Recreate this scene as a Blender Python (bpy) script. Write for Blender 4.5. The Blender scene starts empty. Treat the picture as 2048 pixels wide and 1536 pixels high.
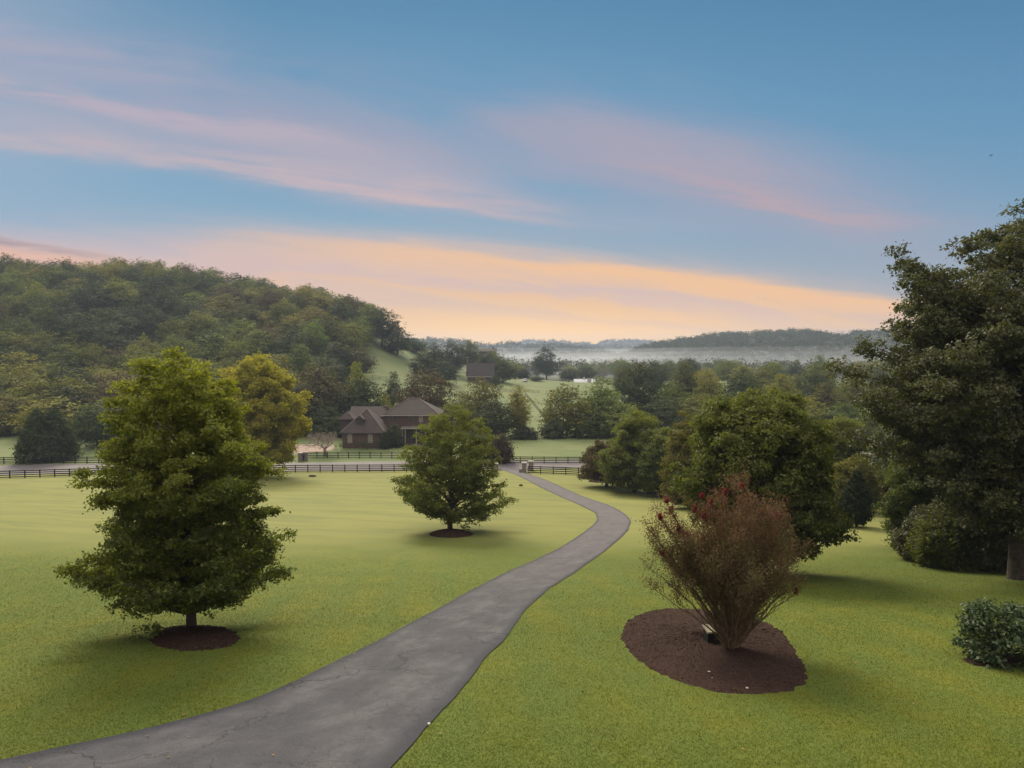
import bpy, math, random
import numpy as np
from mathutils import Vector, Matrix
R = math.radians
sc = bpy.context.scene
C = sc.collection

# ------------------------------------------------------------------ camera
F = 1420.0; PITCH = math.atan(73.0 / F); ZC = 30.0
cam_d = bpy.data.cameras.new('camera'); cam = bpy.data.objects.new('camera', cam_d); C.objects.link(cam)
cam.location = (0, 0, ZC); cam.rotation_euler = (math.pi / 2 - PITCH, 0, 0)
cam_d.sensor_width = 36; cam_d.lens = 36 * F / 2048; cam_d.clip_start = 0.5; cam_d.clip_end = 30000
sc.camera = cam

# ------------------------------------------------------------------ node helper
class NT:
    def __init__(s, tree):
        s.t = tree; tree.nodes.clear()
    def n(s, typ, ins=None, **kw):
        nd = s.t.nodes.new(typ)
        for k, v in kw.items(): setattr(nd, k, v)
        if ins:
            for k, v in ins.items():
                so = nd.inputs[k]
                if isinstance(v, bpy.types.NodeSocket): s.t.links.new(v, so)
                else: so.default_value = v
        return nd
    def m(s, op, a, b=None, c=None, clamp=False):
        nd = s.t.nodes.new('ShaderNodeMath'); nd.operation = op; nd.use_clamp = clamp
        for i, v in enumerate((a, b, c)):
            if v is None: continue
            if isinstance(v, bpy.types.NodeSocket): s.t.links.new(v, nd.inputs[i])
            else: nd.inputs[i].default_value = v
        return nd.outputs[0]
    def mix(s, f, a, b, blend='MIX'):
        nd = s.t.nodes.new('ShaderNodeMix'); nd.data_type = 'RGBA'; nd.blend_type = blend
        for i, v in ((0, f), (6, a), (7, b)):
            if isinstance(v, bpy.types.NodeSocket): s.t.links.new(v, nd.inputs[i])
            elif i == 0: nd.inputs[0].default_value = v
            else: nd.inputs[i].default_value = (*v[:3], 1)
        return nd.outputs[2]
    def ramp(s, f, stops, interp='LINEAR'):
        nd = s.t.nodes.new('ShaderNodeValToRGB'); cr = nd.color_ramp; cr.interpolation = interp
        while len(cr.elements) > 1: cr.elements.remove(cr.elements[-1])
        for i, (p, c) in enumerate(stops):
            e = cr.elements[0] if i == 0 else cr.elements.new(p)
            e.position = p; e.color = (*c, 1) if len(c) == 3 else c
        s.t.links.new(f, nd.inputs[0]); return nd.outputs[0]
    def mr(s, v, a, b, c=0.0, d=1.0, smooth=True):
        nd = s.t.nodes.new('ShaderNodeMapRange'); nd.interpolation_type = 'SMOOTHSTEP' if smooth else 'LINEAR'
        s.t.links.new(v, nd.inputs[0])
        for i, x in zip((1, 2, 3, 4), (a, b, c, d)): nd.inputs[i].default_value = x
        return nd.outputs[0]
    def noise(s, vec, scale, detail=4, rough=0.55, dist=0.0):
        nd = s.n('ShaderNodeTexNoise', {'Scale': scale, 'Detail': detail, 'Roughness': rough, 'Distortion': dist})
        if vec is not None: s.t.links.new(vec, nd.inputs['Vector'])
        return nd.outputs['Fac']
    def L(s, a, b): s.t.links.new(a, b)

# ------------------------------------------------------------------ sky (world), sun, exposure
def srgb(r, g, b):
    f = lambda c: (c / 255 / 12.92) if c <= 10 else ((c / 255 + 0.055) / 1.055) ** 2.4
    return (f(r), f(g), f(b))
EXPO = 0.9
SUN_EL, SUN_AZ = 38.0, -18.0        # degrees: height, and azimuth from +Y (negative is left)
w = bpy.data.worlds.new("World"); sc.world = w; w.use_nodes = True
T = NT(w.node_tree)
tc = T.n('ShaderNodeTexCoord').outputs['Generated']
sx = T.n('ShaderNodeSeparateXYZ', {0: tc})
X, Y, Z = sx.outputs
az = T.m('MULTIPLY', T.m('ARCTAN2', X, Y), 57.2958)           # degrees, 0 = straight ahead
el = T.m('MULTIPLY', T.m('ARCSINE', Z), 57.2958)
# clouds are laid out on a plane far ahead (tangent coordinates of the sky round due +Y): u across, v down from the horizon
Yc = T.m('MAXIMUM', Y, 0.08)
u = T.m('DIVIDE', T.m('ADD', T.m('MULTIPLY', T.m('DIVIDE', X, Yc), 1420.0), 1024.0), 2048.0)
v = T.m('SUBTRACT', 695.0, T.m('MULTIPLY', T.m('DIVIDE', Z, Yc), 1420.0))
def cv(a, b, c): return T.n('ShaderNodeCombineXYZ', {0: a, 1: b, 2: c}).outputs[0]
vt = T.m('SUBTRACT', v, T.m('MULTIPLY', u, 260.0))               # streaks fall to the right
nA = T.noise(cv(T.m('MULTIPLY', u, 3.2), T.m('MULTIPLY', vt, 0.006), 2.3), 1.0, 5, 0.55, 0.4)
nB = T.noise(cv(T.m('MULTIPLY', u, 4.5), T.m('MULTIPLY', vt, 0.022), 7.1), 1.0, 6, 0.60, 0.6)
nC = T.noise(cv(T.m('MULTIPLY', u, 9.0), T.m('MULTIPLY', vt, 0.060), 4.4), 1.0, 6, 0.62, 0.5)
vw = T.m('ADD', v, T.m('ADD', T.m('MULTIPLY', T.m('SUBTRACT', nA, 0.5), 150.0), T.m('MULTIPLY', T.m('SUBTRACT', nB, 0.5), 60.0)))
def curve(pts):                                                  # value along u (pixels of the photo / 2048)
    lo = min(p[1] for p in pts); hi = max(max(p[1] for p in pts), lo + 1e-3)
    f = T.ramp(u, [(min(max(a / 2048, 0), 1), ((b - lo) / (hi - lo),) * 3) for a, b in pts], 'B_SPLINE' if len(pts) > 3 else 'LINEAR')
    return T.m('ADD', T.m('MULTIPLY', f, hi - lo), lo)
base = T.ramp(T.mr(v, -300, 695, 0, 1, False), [(0.0, srgb(74, 124, 162)), (0.30, srgb(84, 138, 176)), (0.50, srgb(104, 155, 190)), (0.68, srgb(122, 166, 196)), (0.76, srgb(140, 173, 196)), (0.86, srgb(166, 178, 190))])
base = T.mix(T.mr(u, 0.35, 1.0, 0, 0.55), base, T.mix(1.0, base, (0.80, 0.84, 0.90), 'MULTIPLY'))
base = T.mix(T.mr(u, 0.30, -0.1, 0, 0.65), base, srgb(160, 182, 204))
def band(cen, above, below, gain, colr, noise, nlo, nhi, vv=None):
    d = T.m('SUBTRACT', vw if vv is None else vv, curve(cen))
    up_ = T.m('DIVIDE', T.m('MINIMUM', d, 0.0), above); dn = T.m('DIVIDE', T.m('MAXIMUM', d, 0.0), below); q = T.m('ADD', up_, dn)
    g = T.m('EXPONENT', T.m('MULTIPLY', T.m('MULTIPLY', q, q), -1.0))
    return T.m('MULTIPLY', T.m('MULTIPLY', g, curve(gain)), T.mr(noise, nlo, nhi), clamp=True), colr
col = base
for f, c in [
    band([(0, 130), (300, 200), (700, 285), (1000, 300), (1300, 335), (1600, 400), (1900, 455)], 110, 90, [(0, .5), (700, .85), (1400, .8), (1700, .6), (2040, 0)], srgb(160, 164, 186), nA, .22, .50),
    band([(0, 85), (250, 140), (500, 200)], 40, 40, [(0, .55), (300, .4), (520, 0)], srgb(182, 174, 192), nB, .25, .6),
    band([(0, 160), (300, 228), (600, 285), (760, 320)], 26, 20, [(0, .6), (300, .75), (600, .7), (800, 0)], srgb(196, 178, 190), nB, .25, .55),
    band([(0, 262), (300, 305), (700, 368), (1000, 410), (1200, 440)], 60, 30, [(0, .45), (350, .55), (700, .75), (1000, .55), (1180, 0)], srgb(200, 180, 188), nB, .15, .50),
    band([(0, 268), (300, 316), (700, 376), (1000, 414), (1200, 440)], 22, 20, [(0, .3), (400, .45), (700, .7), (1000, .7), (1150, 0)], srgb(214, 186, 184), nC, .25, .60),
    band([(850, 235), (1100, 258), (1300, 315), (1500, 368), (1700, 428), (1900, 475)], 42, 48, [(850, 0), (1100, .6), (1400, .75), (1700, .65), (1980, 0)], srgb(174, 166, 182), nB, .20, .52),
    band([(1200, 330), (1400, 370), (1600, 430), (1800, 450)], 16, 14, [(1150, 0), (1400, .6), (1650, .7), (1850, 0)], srgb(196, 168, 172), nC, .25, .60)]:
    col = T.mix(f, col, c)
# the lower sky turns peach below a soft sloping edge, brightest just under it
vw2 = T.m('ADD', v, T.m('MULTIPLY', T.m('SUBTRACT', nB, 0.5), 70.0))
edge = T.m('SUBTRACT', vw2, curve([(0, 470), (300, 462), (600, 476), (850, 486), (1100, 512), (1300, 535), (1500, 566), (1750, 604), (2048, 630)]))
low = T.mix(T.mr(v, 520, 690), T.mix(T.mr(u, 0.1, 0.5), srgb(206, 186, 190), srgb(222, 192, 178)), srgb(244, 200, 150))
col = T.mix(T.mr(edge, -55, 60), col, low)
for f, c in [
    band([(0, 505), (200, 520), (420, 560)], 26, 24, [(0, .85), (200, .7), (420, .4), (600, 0)], srgb(236, 184, 160), nB, .20, .50),
    band([(0, 480), (150, 492), (300, 510)], 10, 10, [(0, .8), (150, .6), (300, 0)], srgb(156, 140, 152), nC, .20, .50),
    band([(550, 500), (850, 512), (1100, 540), (1300, 562), (1500, 585), (1750, 608), (2040, 640)], 22, 34, [(450, .1), (850, .75), (1200, .95), (1750, 1.0), (2040, .8)], srgb(250, 198, 150), nB, .12, .46),
    band([(600, 560), (900, 580), (1150, 600), (1300, 622), (1450, 650)], 12, 14, [(600, .3), (900, .5), (1200, .9), (1480, 0)], srgb(250, 196, 140), nC, .25, .55),
    band([(850, 610), (1200, 640), (1500, 655), (1750, 660)], 12, 12, [(800, .3), (1200, .75), (1600, .85), (1800, .7)], srgb(206, 184, 186), nC, .25, .55),
    band([(500, 545), (800, 552), (1100, 585), (1400, 612), (1750, 640)], 13, 13, [(450, .3), (800, .7), (1200, .8), (1750, .6)], srgb(212, 188, 188), nB, .30, .58)]:
    col = T.mix(f, col, c)
du = T.m('MULTIPLY', T.m('SUBTRACT', u, 0.54), 4.6); dv = T.m('DIVIDE', T.m('SUBTRACT', v, 700.0), 62.0)
glow = T.m('EXPONENT', T.m('MULTIPLY', T.m('ADD', T.m('MULTIPLY', du, du), T.m('MULTIPLY', dv, dv)), -1.0))
col = T.mix(T.m('MULTIPLY', glow, 0.95, clamp=True), col, (1.45, 0.82, 0.26))
# the unseen sky overhead and behind the camera is brightened, added as soft fill light
back = T.mr(Y, 0.35, -0.5)
up = T.mr(el, 36, 62)
col = T.mix(back, col, (0.80, 0.74, 0.74)); col = T.mix(up, col, (2.1, 1.95, 1.7))
col = T.mix(T.mr(el, -1.0, -6.0), col, (0.12, 0.13, 0.10))
sky = T.n('ShaderNodeTexSky', sky_type='NISHITA', sun_disc=False, sun_elevation=R(SUN_EL), sun_rotation=R(SUN_AZ)).outputs[0]
skyc = T.mix(1.0, sky, (0.02, 0.02, 0.02), 'MULTIPLY')
col = T.mix(0.06, col, skyc)
bg = T.n('ShaderNodeBackground', {'Color': col, 'Strength': 1.0 / 2 ** EXPO})
out = T.n('ShaderNodeOutputWorld'); T.L(bg.outputs[0], out.inputs[0])

sd = bpy.data.lights.new('sun', 'SUN'); so = bpy.data.objects.new('sun', sd); C.objects.link(so)
sd.energy = 2.6; sd.angle = R(26); sd.color = (1.0, 0.89, 0.68)
so.rotation_euler = (R(90 - SUN_EL), 0, R(180 - SUN_AZ)); so.location = (-60, 300, 120)
sc.view_settings.view_transform = 'Standard'; sc.view_settings.look = 'None'
sc.view_settings.exposure = EXPO; sc.view_settings.gamma = 1
cy = sc.cycles
cy.max_bounces = 5; cy.diffuse_bounces = 3; cy.glossy_bounces = 1; cy.transmission_bounces = 3; cy.volume_bounces = 0
cy.transparent_max_bounces = 6; cy.use_denoising = True; cy.caustics_reflective = False; cy.caustics_refractive = False
cy.sample_clamp_indirect = 4

# ------------------------------------------------------------------ terrain
PD = np.array([-60, 0, 13.9, 18, 25, 35, 45, 60, 71, 100, 125, 142, 160, 168, 178, 185, 250, 320, 400, 520, 700, 1000, 5200], float)
PH = np.array([5.6, 6.4, 8.25, 9.0, 10.1, 12.0, 13.9, 16.0, 17.25, 20.9, 23.4, 24.7, 24.6, 24.4, 24.0, 24.2, 24.2, 22.6, 20.2, 24, 29, 31, 33], float)
_ty = np.arange(-100, 5400, 0.5); _tz = np.interp(_ty, PD, PH)
_k = np.exp(-0.5 * (np.arange(-12, 13) / 5.0) ** 2); _k /= _k.sum()
_tz = np.convolve(np.pad(_tz, 12, mode='edge'), _k, 'valid')
AX = np.array([-5000, -310, -200, -120, -83, -60, -35, 0, 40, 5000], float)
AA = np.array([58, 57, 53, 40, 33, 22, 9, 2, 0, 0], float)
def ss(t): t = np.clip(t, 0, 1); return t * t * (3 - 2 * t)
def ground(x, y):
    x = np.asarray(x, float); y = np.asarray(y, float)
    z = ZC - np.interp(y, _ty, _tz)
    ax = (np.interp(x - 8, AX, AA) + 2 * np.interp(x, AX, AA) + np.interp(x + 8, AX, AA)) / 4
    z = z + ax * ss((y - 190) / 240) * (1 - 0.55 * ss((y - 470) / 500))
    und = 0.16 * np.sin(x / 11 + 0.7) * np.sin(y / 9.0 + 0.3) + 0.12 * np.sin(x / 23 - y / 31)
    return z + und * ss((y - 16) / 20)
def gz(x, y): return float(ground(x, y))
SP, CP = math.sin(PITCH), math.cos(PITCH)
def ray(px, py):
    a = (px - 1024) / F; b = (768 - py) / F
    return np.array([a, CP + b * SP, -SP + b * CP])
def at(px, py):                                     # where the line of sight meets the ground
    d = ray(px, py); t0 = 1.0; t = 2.0
    while t < 6000:
        p = d * t
        if ZC + p[2] < gz(p[0], p[1]): break
        t0 = t; t *= 1.01
    for _ in range(30):
        m = (t0 + t) / 2; p = d * m
        if ZC + p[2] < gz(p[0], p[1]): t = m
        else: t0 = m
    p = d * t; return float(p[0]), float(p[1])
def atD(px, D):                                     # a ground point at depth D in the direction of px
    return (px - 1024) / F * D * 1.0, D
def zrow(py, D):                                    # world height seen at image row py at depth D
    d = ray(1024, py); return ZC + d[2] / d[1] * D

# ------------------------------------------------------------------ mesh helpers
def mesh_np(name, V, Fa, mats, smooth=False, uv=None, mat_idx=None):
    me = bpy.data.meshes.new(name)
    V = np.asarray(V, np.float32); n = len(V)
    if isinstance(Fa, np.ndarray):
        k = Fa.shape[1]; nf = len(Fa); loops = Fa.ravel().astype(np.int32)
        starts = (np.arange(nf) * k).astype(np.int32); tot = np.full(nf, k, np.int32)
    else:
        tot = np.array([len(f) for f in Fa], np.int32); nf = len(Fa)
        loops = np.array([i for f in Fa for i in f], np.int32)
        starts = np.concatenate([[0], np.cumsum(tot)[:-1]]).astype(np.int32) if nf else np.zeros(0, np.int32)
    me.vertices.add(n); me.vertices.foreach_set('co', V.ravel())
    me.loops.add(len(loops)); me.loops.foreach_set('vertex_index', loops)
    me.polygons.add(nf); me.polygons.foreach_set('loop_start', starts); me.polygons.foreach_set('loop_total', tot)
    if mat_idx is not None: me.polygons.foreach_set('material_index', np.asarray(mat_idx, np.int32))
    me.polygons.foreach_set('use_smooth', np.full(nf, smooth))
    if uv is not None:
        l = me.uv_layers.new(name='UVMap'); l.data.foreach_set('uv', np.asarray(uv, np.float32)[loops].ravel())
    me.update(calc_edges=True)
    for m in (mats if isinstance(mats, (list, tuple)) else [mats]): me.materials.append(m)
    return me
def link(name, me, parent=None, loc=None, rot=None, scale=None):
    o = bpy.data.objects.new(name, me); C.objects.link(o)
    if parent is not None: o.parent = parent
    if loc is not None: o.location = loc
    if rot is not None: o.rotation_euler = rot
    if scale is not None: o.scale = scale
    return o
def tag(o, label, cat, group=None, kind=None):
    if label: o['label'] = label
    if cat: o['category'] = cat
    if group: o['group'] = group
    if kind: o['kind'] = kind
    return o
class MB:                                           # collects solid shapes, links them as ONE mesh
    def __init__(s): s.v = []; s.f = []
    def add(s, V, Fs):
        b = len(s.v); s.v += [tuple(map(float, p)) for p in V]; s.f += [tuple(i + b for i in f) for f in Fs]; return s
    def box(s, x0, x1, y0, y1, z0, z1):
        return s.add([(x0, y0, z0), (x1, y0, z0), (x1, y1, z0), (x0, y1, z0), (x0, y0, z1), (x1, y0, z1), (x1, y1, z1), (x0, y1, z1)],
                     [(0, 3, 2, 1), (4, 5, 6, 7), (0, 1, 5, 4), (1, 2, 6, 5), (2, 3, 7, 6), (3, 0, 4, 7)])
    def bar(s, a, b, w, h):                         # board from a to b, width w across, height h
        a = np.array(a, float); b = np.array(b, float); d = b - a
        n = np.array([-d[1], d[0], 0]); n /= (np.linalg.norm(n) + 1e-9); n *= w / 2; u = np.array([0, 0, h / 2])
        P = [a - n - u, a + n - u, a + n + u, a - n + u, b - n - u, b + n - u, b + n + u, b - n + u]
        return s.add(P, [(0, 1, 2, 3), (7, 6, 5, 4), (0, 4, 5, 1), (1, 5, 6, 2), (2, 6, 7, 3), (3, 7, 4, 0)])
    def tube(s, pts, rads, k=7, cap=True):
        pts = [np.array(p, float) for p in pts]; n = len(pts); V = []
        for i, p in enumerate(pts):
            d = pts[min(i + 1, n - 1)] - pts[max(i - 1, 0)]; d /= (np.linalg.norm(d) + 1e-9)
            a = np.cross(d, [0.13, 0.97, 0.2] if abs(d[2]) > 0.7 else [0, 0, 1]); a /= np.linalg.norm(a); b = np.cross(d, a)
            for j in range(k):
                t = 2 * math.pi * j / k; V.append(p + rads[i] * (math.cos(t) * a + math.sin(t) * b))
        Fs = [(i * k + j, i * k + (j + 1) % k, (i + 1) * k + (j + 1) % k, (i + 1) * k + j) for i in range(n - 1) for j in range(k)]
        if cap: Fs += [tuple(range(k))[::-1], tuple(range((n - 1) * k, n * k))]
        return s.add(V, Fs)
    def build(s, name, mat, parent=None, smooth=False, loc=None, rot=None):
        return link(name, mesh_np(name, np.array(s.v), s.f, mat, smooth), parent, loc, rot)
    def mesh(s, name, mat, smooth=False): return mesh_np(name, np.array(s.v), s.f, mat, smooth)

# ------------------------------------------------------------------ materials
def mat(name):
    m = bpy.data.materials.new(name); m.use_nodes = True; return m, NT(m.node_tree)
def finish(T, shader, disp=None):
    o = T.n('ShaderNodeOutputMaterial'); T.L(shader, o.inputs[0])
def principled(T, col, rough=0.8, normal=None, spec=0.3, metallic=0.0):
    p = T.n('ShaderNodeBsdfPrincipled', {'Roughness': rough, 'Specular IOR Level': spec, 'Metallic': metallic})
    if isinstance(col, bpy.types.NodeSocket): T.L(col, p.inputs['Base Color'])
    else: p.inputs['Base Color'].default_value = (*col, 1)
    if normal is not None: T.L(normal, p.inputs['Normal'])
    return p.outputs[0]
def bump(T, h, strength=0.5, dist=0.05):
    return T.n('ShaderNodeBump', {'Height': h, 'Strength': strength, 'Distance': dist}).outputs[0]
def pos(T): return T.n('ShaderNodeNewGeometry').outputs['Position']
def simple(name, c, rough=0.8, var=0.25, scale=3.0, spec=0.3, bs=0.3):
    m, T = mat(name); p = T.n('ShaderNodeTexCoord').outputs['Object']
    n = T.noise(p, scale, 5); n2 = T.noise(p, scale * 9, 3)
    c2 = tuple(x * (1 - var) for x in c); c3 = tuple(min(1, x * (1 + var)) for x in c)
    col = T.mix(T.mr(n, 0.3, 0.7), c2, c3)
    col = T.mix(T.m('MULTIPLY', T.mr(n2, 0.35, 0.7), 0.35), col, tuple(x * 0.7 for x in c))
    finish(T, principled(T, col, rough, bump(T, n2, bs, 0.03), spec)); return m

BEDC = (6.7, 22.3)
def grass_color(T, P):
    # the lawn's own colours: clover-green and straw patches, mowing stripes, dew on the lower lawn, paler hay meadows
    s = T.n('ShaderNodeSeparateXYZ', {0: P}); x, y, z = s.outputs
    big = T.noise(P, 0.055, 4, 0.6); mid = T.noise(P, 0.35, 5, 0.6); fine = T.noise(P, 2.6, 5, 0.65); tiny = T.noise(P, 14, 3, 0.6)
    c = T.mix(T.mr(big, 0.30, 0.70), (0.084, 0.106, 0.012), (0.124, 0.134, 0.016))
    c = T.mix(T.m('MULTIPLY', T.mr(mid, 0.40, 0.66), 0.6), c, (0.068, 0.098, 0.014))
    c = T.mix(T.m('MULTIPLY', T.mr(fine, 0.42, 0.68), 0.22), c, (0.165, 0.160, 0.030))
    c = T.mix(T.m('MULTIPLY', T.mr(tiny, 0.40, 0.70), 0.25), c, (0.075, 0.10, 0.022))
    m3 = T.noise(P, 0.9, 5, 0.7, 0.5); c = T.mix(T.m('MULTIPLY', T.mr(m3, 0.42, 0.62), 0.35), c, (0.085, 0.115, 0.026))
    # mowing stripes along the fall of the lawn
    wx = T.m('ADD', T.m('ADD', T.m('MULTIPLY', x, 2.5), T.m('MULTIPLY', y, 0.25)), T.m('MULTIPLY', mid, 2.2))
    st = T.m('SINE', wx)
    c = T.mix(T.m('MULTIPLY', T.mr(st, -0.4, 0.6), T.mr(y, 70, 30, 0.0, 0.40)), c, (0.080, 0.115, 0.022))
    wy = T.m('ADD', T.m('ADD', T.m('MULTIPLY', y, 1.1), T.m('MULTIPLY', x, 0.32)), T.m('MULTIPLY', mid, 3.0))
    c = T.mix(T.m('MULTIPLY', T.mr(T.m('SINE', wy), -0.3, 0.7), T.mr(y, 40, 75, 0.0, 0.45)), c, (0.14, 0.155, 0.045))
    rx_ = T.m('SUBTRACT', x, BEDC[0]); ry_ = T.m('SUBTRACT', y, BEDC[1]); rr_ = T.m('SQRT', T.m('ADD', T.m('MULTIPLY', T.m('MULTIPLY', rx_, rx_), 0.72), T.m('MULTIPLY', ry_, ry_)))
    rg = T.m('SINE', T.m('ADD', T.m('MULTIPLY', rr_, 5.0), T.m('MULTIPLY', mid, 3.0)))
    c = T.mix(T.m('MULTIPLY', T.m('MULTIPLY', T.mr(rg, -.2, .8), T.mr(rr_, 5.4, 4.2)), 0.35), c, (0.085, 0.12, 0.026))
    # dew: silvery grass over the lower lawn
    yy = T.m('ADD', y, T.m('MULTIPLY', T.m('SUBTRACT', big, 0.5), 16))
    dew = T.mr(yy, 46, 64)
    c = T.mix(T.m('MULTIPLY', dew, 0.62), c, (0.235, 0.228, 0.074))
    sv = T.n('ShaderNodeCombineXYZ', {0: T.m('MULTIPLY', x, 0.10), 1: T.m('ADD', T.m('MULTIPLY', y, 0.45), T.m('MULTIPLY', x, 0.12)), 2: 0.0}).outputs[0]
    sn = T.noise(sv, 1.0, 6, 0.65, 0.4)
    c = T.mix(T.m('MULTIPLY', T.mr(sn, 0.42, 0.66), T.mr(y, 42, 70, 0.0, 0.70)), c, (0.125, 0.140, 0.048))
    far = T.mr(yy, 138, 152)
    hay = T.mix(T.mr(T.noise(P, 0.03, 5, 0.6), 0.35, 0.65), (0.105, 0.135, 0.052), (0.165, 0.18, 0.078))
    hay = T.mix(T.m('MULTIPLY', T.mr(sn, 0.4, 0.66), 0.5), hay, (0.10, 0.14, 0.05))
    hay = T.mix(T.mr(y, 420, 520), hay, (0.05, 0.06, 0.03))
    hay = T.mix(T.m('MULTIPLY', T.mr(fine, 0.4, 0.7), 0.3), hay, (0.10, 0.13, 0.05))
    c = T.mix(far, c, hay)
    return c, fine, tiny, mid
def m_ground():
    m, T = mat('lawn'); P = pos(T); c, fine, tiny, mid = grass_color(T, P)
    h = T.m('ADD', T.m('MULTIPLY', T.noise(P, 8, 6, 0.7), 0.6), T.m('MULTIPLY', tiny, 0.4))
    finish(T, principled(T, c, 0.9, bump(T, h, 0.5, 0.08), 0.15)); return m
def m_blade():
    m, T = mat('grass_blades'); P = pos(T); c, *_ = grass_color(T, P)
    r = T.n('ShaderNodeNewGeometry').outputs['Random Per Island']
    c = T.mix(T.mr(r, 0.0, 1.0, 0, 0.15), c, (0.19, 0.20, 0.035))
    a = T.n('ShaderNodeBsdfDiffuse', {'Color': c}).outputs[0]; b = T.n('ShaderNodeBsdfTranslucent', {'Color': c}).outputs[0]
    mx = T.n('ShaderNodeMixShader', {0: 0.5, 1: a, 2: b}); finish(T, mx.outputs[0]); return m
def m_leaf(name, c1, c2, c3, trans=0.35, gl=0.05, vscale=0.35, objvar=0.35, top=None):
    m, T = mat(name); g = T.n('ShaderNodeNewGeometry'); oi = T.n('ShaderNodeObjectInfo').outputs['Random']
    r = g.outputs['Random Per Island']; n = T.noise(g.outputs['Position'], vscale, 3)
    n2 = T.noise(g.outputs['Position'], vscale * 5, 2)
    c = T.mix(T.mr(n, 0.36, 0.64), c1, c2)
    c = T.mix(T.m('MULTIPLY', T.mr(n2, 0.45, 0.7), 0.55), c, c3)
    c = T.mix(T.mr(r, 0.0, 1.0, 0.0, 0.5), c, tuple(x * 0.55 for x in c1))
    c = T.mix(T.mr(r, 0.86, 1.0, 0.0, 0.6), c, tuple(min(1, x * 1.7) for x in c3))
    if top:  # higher leaves yellower: young growth, plus light from above put into the colour
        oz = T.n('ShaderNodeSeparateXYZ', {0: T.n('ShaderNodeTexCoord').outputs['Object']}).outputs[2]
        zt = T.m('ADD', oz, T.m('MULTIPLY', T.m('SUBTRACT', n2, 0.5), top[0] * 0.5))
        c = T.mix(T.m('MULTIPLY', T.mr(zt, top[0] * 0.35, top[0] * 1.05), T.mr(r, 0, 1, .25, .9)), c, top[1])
    br = T.m('ADD', T.m('MULTIPLY', T.m('SUBTRACT', oi, 0.5), objvar * 2), 1.0)
    hs = T.n('ShaderNodeHueSaturation', {'Hue': T.m('ADD', 0.5, T.m('MULTIPLY', T.m('SUBTRACT', T.m('FRACT', T.m('MULTIPLY', oi, 7.3)), 0.5), objvar * 0.12)), 'Saturation': 1.0, 'Value': br, 'Color': c}).outputs[0]
    a = T.n('ShaderNodeBsdfDiffuse', {'Color': hs}).outputs[0]; b = T.n('ShaderNodeBsdfTranslucent', {'Color': T.mix(0.5, hs, T.mix(1.0, hs, (1.6, 1.65, 0.4), 'MULTIPLY'))}).outputs[0]
    mx = T.n('ShaderNodeMixShader', {0: trans, 1: a, 2: b}).outputs[0]
    gg = T.n('ShaderNodeBsdfGlossy', {'Roughness': 0.45, 'Color': (0.8, 0.8, 0.75, 1)}).outputs[0]
    finish(T, T.n('ShaderNodeMixShader', {0: gl * 0.5, 1: mx, 2: gg}).outputs[0]); return m
M = {}
M['ground'] = m_ground(); M['blade'] = m_blade()
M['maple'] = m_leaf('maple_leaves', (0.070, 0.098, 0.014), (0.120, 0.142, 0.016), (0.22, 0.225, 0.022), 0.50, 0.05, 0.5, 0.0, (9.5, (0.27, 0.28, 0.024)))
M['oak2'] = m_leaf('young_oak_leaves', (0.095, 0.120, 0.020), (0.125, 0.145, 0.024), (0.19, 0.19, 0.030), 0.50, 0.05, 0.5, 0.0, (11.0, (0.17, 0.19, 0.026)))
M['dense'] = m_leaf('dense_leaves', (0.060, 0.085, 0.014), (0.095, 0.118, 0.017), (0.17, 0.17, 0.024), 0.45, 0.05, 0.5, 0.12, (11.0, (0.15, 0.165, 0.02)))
M['bigoak'] = m_leaf('old_oak_leaves', (0.068, 0.080, 0.024), (0.092, 0.100, 0.026), (0.14, 0.13, 0.036), 0.38, 0.08, 0.5, 0.25)
M['yellow'] = m_leaf('yellowing_leaves', (0.27, 0.26, 0.024), (0.36, 0.32, 0.024), (0.46, 0.38, 0.030), 0.50, 0.04, 0.25, 0.05)
M['mid'] = m_leaf('mid_green_leaves', (0.078, 0.104, 0.022), (0.125, 0.145, 0.028), (0.21, 0.22, 0.036), 0.40, 0.04, 0.05, 0.45)
M['dark'] = m_leaf('dark_green_leaves', (0.036, 0.050, 0.020), (0.050, 0.066, 0.022), (0.080, 0.092, 0.028), 0.28, 0.04, 0.10, 0.35)
M['olive'] = m_leaf('olive_leaves', (0.135, 0.135, 0.028), (0.18, 0.17, 0.030), (0.26, 0.23, 0.038), 0.36, 0.04, 0.10, 0.35)
M['lime'] = m_leaf('lime_leaves', (0.18, 0.20, 0.030), (0.25, 0.25, 0.036), (0.32, 0.29, 0.045), 0.42, 0.04, 0.2, 0.20)
M['rust'] = m_leaf('rusty_leaves', (0.075, 0.056, 0.026), (0.095, 0.078, 0.030), (0.125, 0.10, 0.038), 0.34, 0.04, 0.15, 0.25)
M['plum'] = m_leaf('plum_leaves', (0.036, 0.022, 0.024), (0.050, 0.032, 0.030), (0.075, 0.055, 0.040), 0.22, 0.06, 0.3, 0.1)
M['brown'] = m_leaf('magnolia_leaves', (0.034, 0.026, 0.014), (0.046, 0.032, 0.018), (0.085, 0.055, 0.030), 0.15, 0.03, 0.5, 0.1)
M['cedar'] = m_leaf('cedar_foliage', (0.046, 0.068, 0.026), (0.062, 0.084, 0.030), (0.085, 0.105, 0.036), 0.15, 0.03, 0.3, 0.1)
M['cypress'] = m_leaf('cypress_foliage', (0.020, 0.032, 0.014), (0.030, 0.042, 0.018), (0.042, 0.055, 0.022), 0.12, 0.03, 0.6, 0.0)
M['crape'] = m_leaf('crape_leaves', (0.105, 0.080, 0.034), (0.120, 0.062, 0.034), (0.145, 0.125, 0.040), 0.36, 0.05, 0.9, 0.0)
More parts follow.
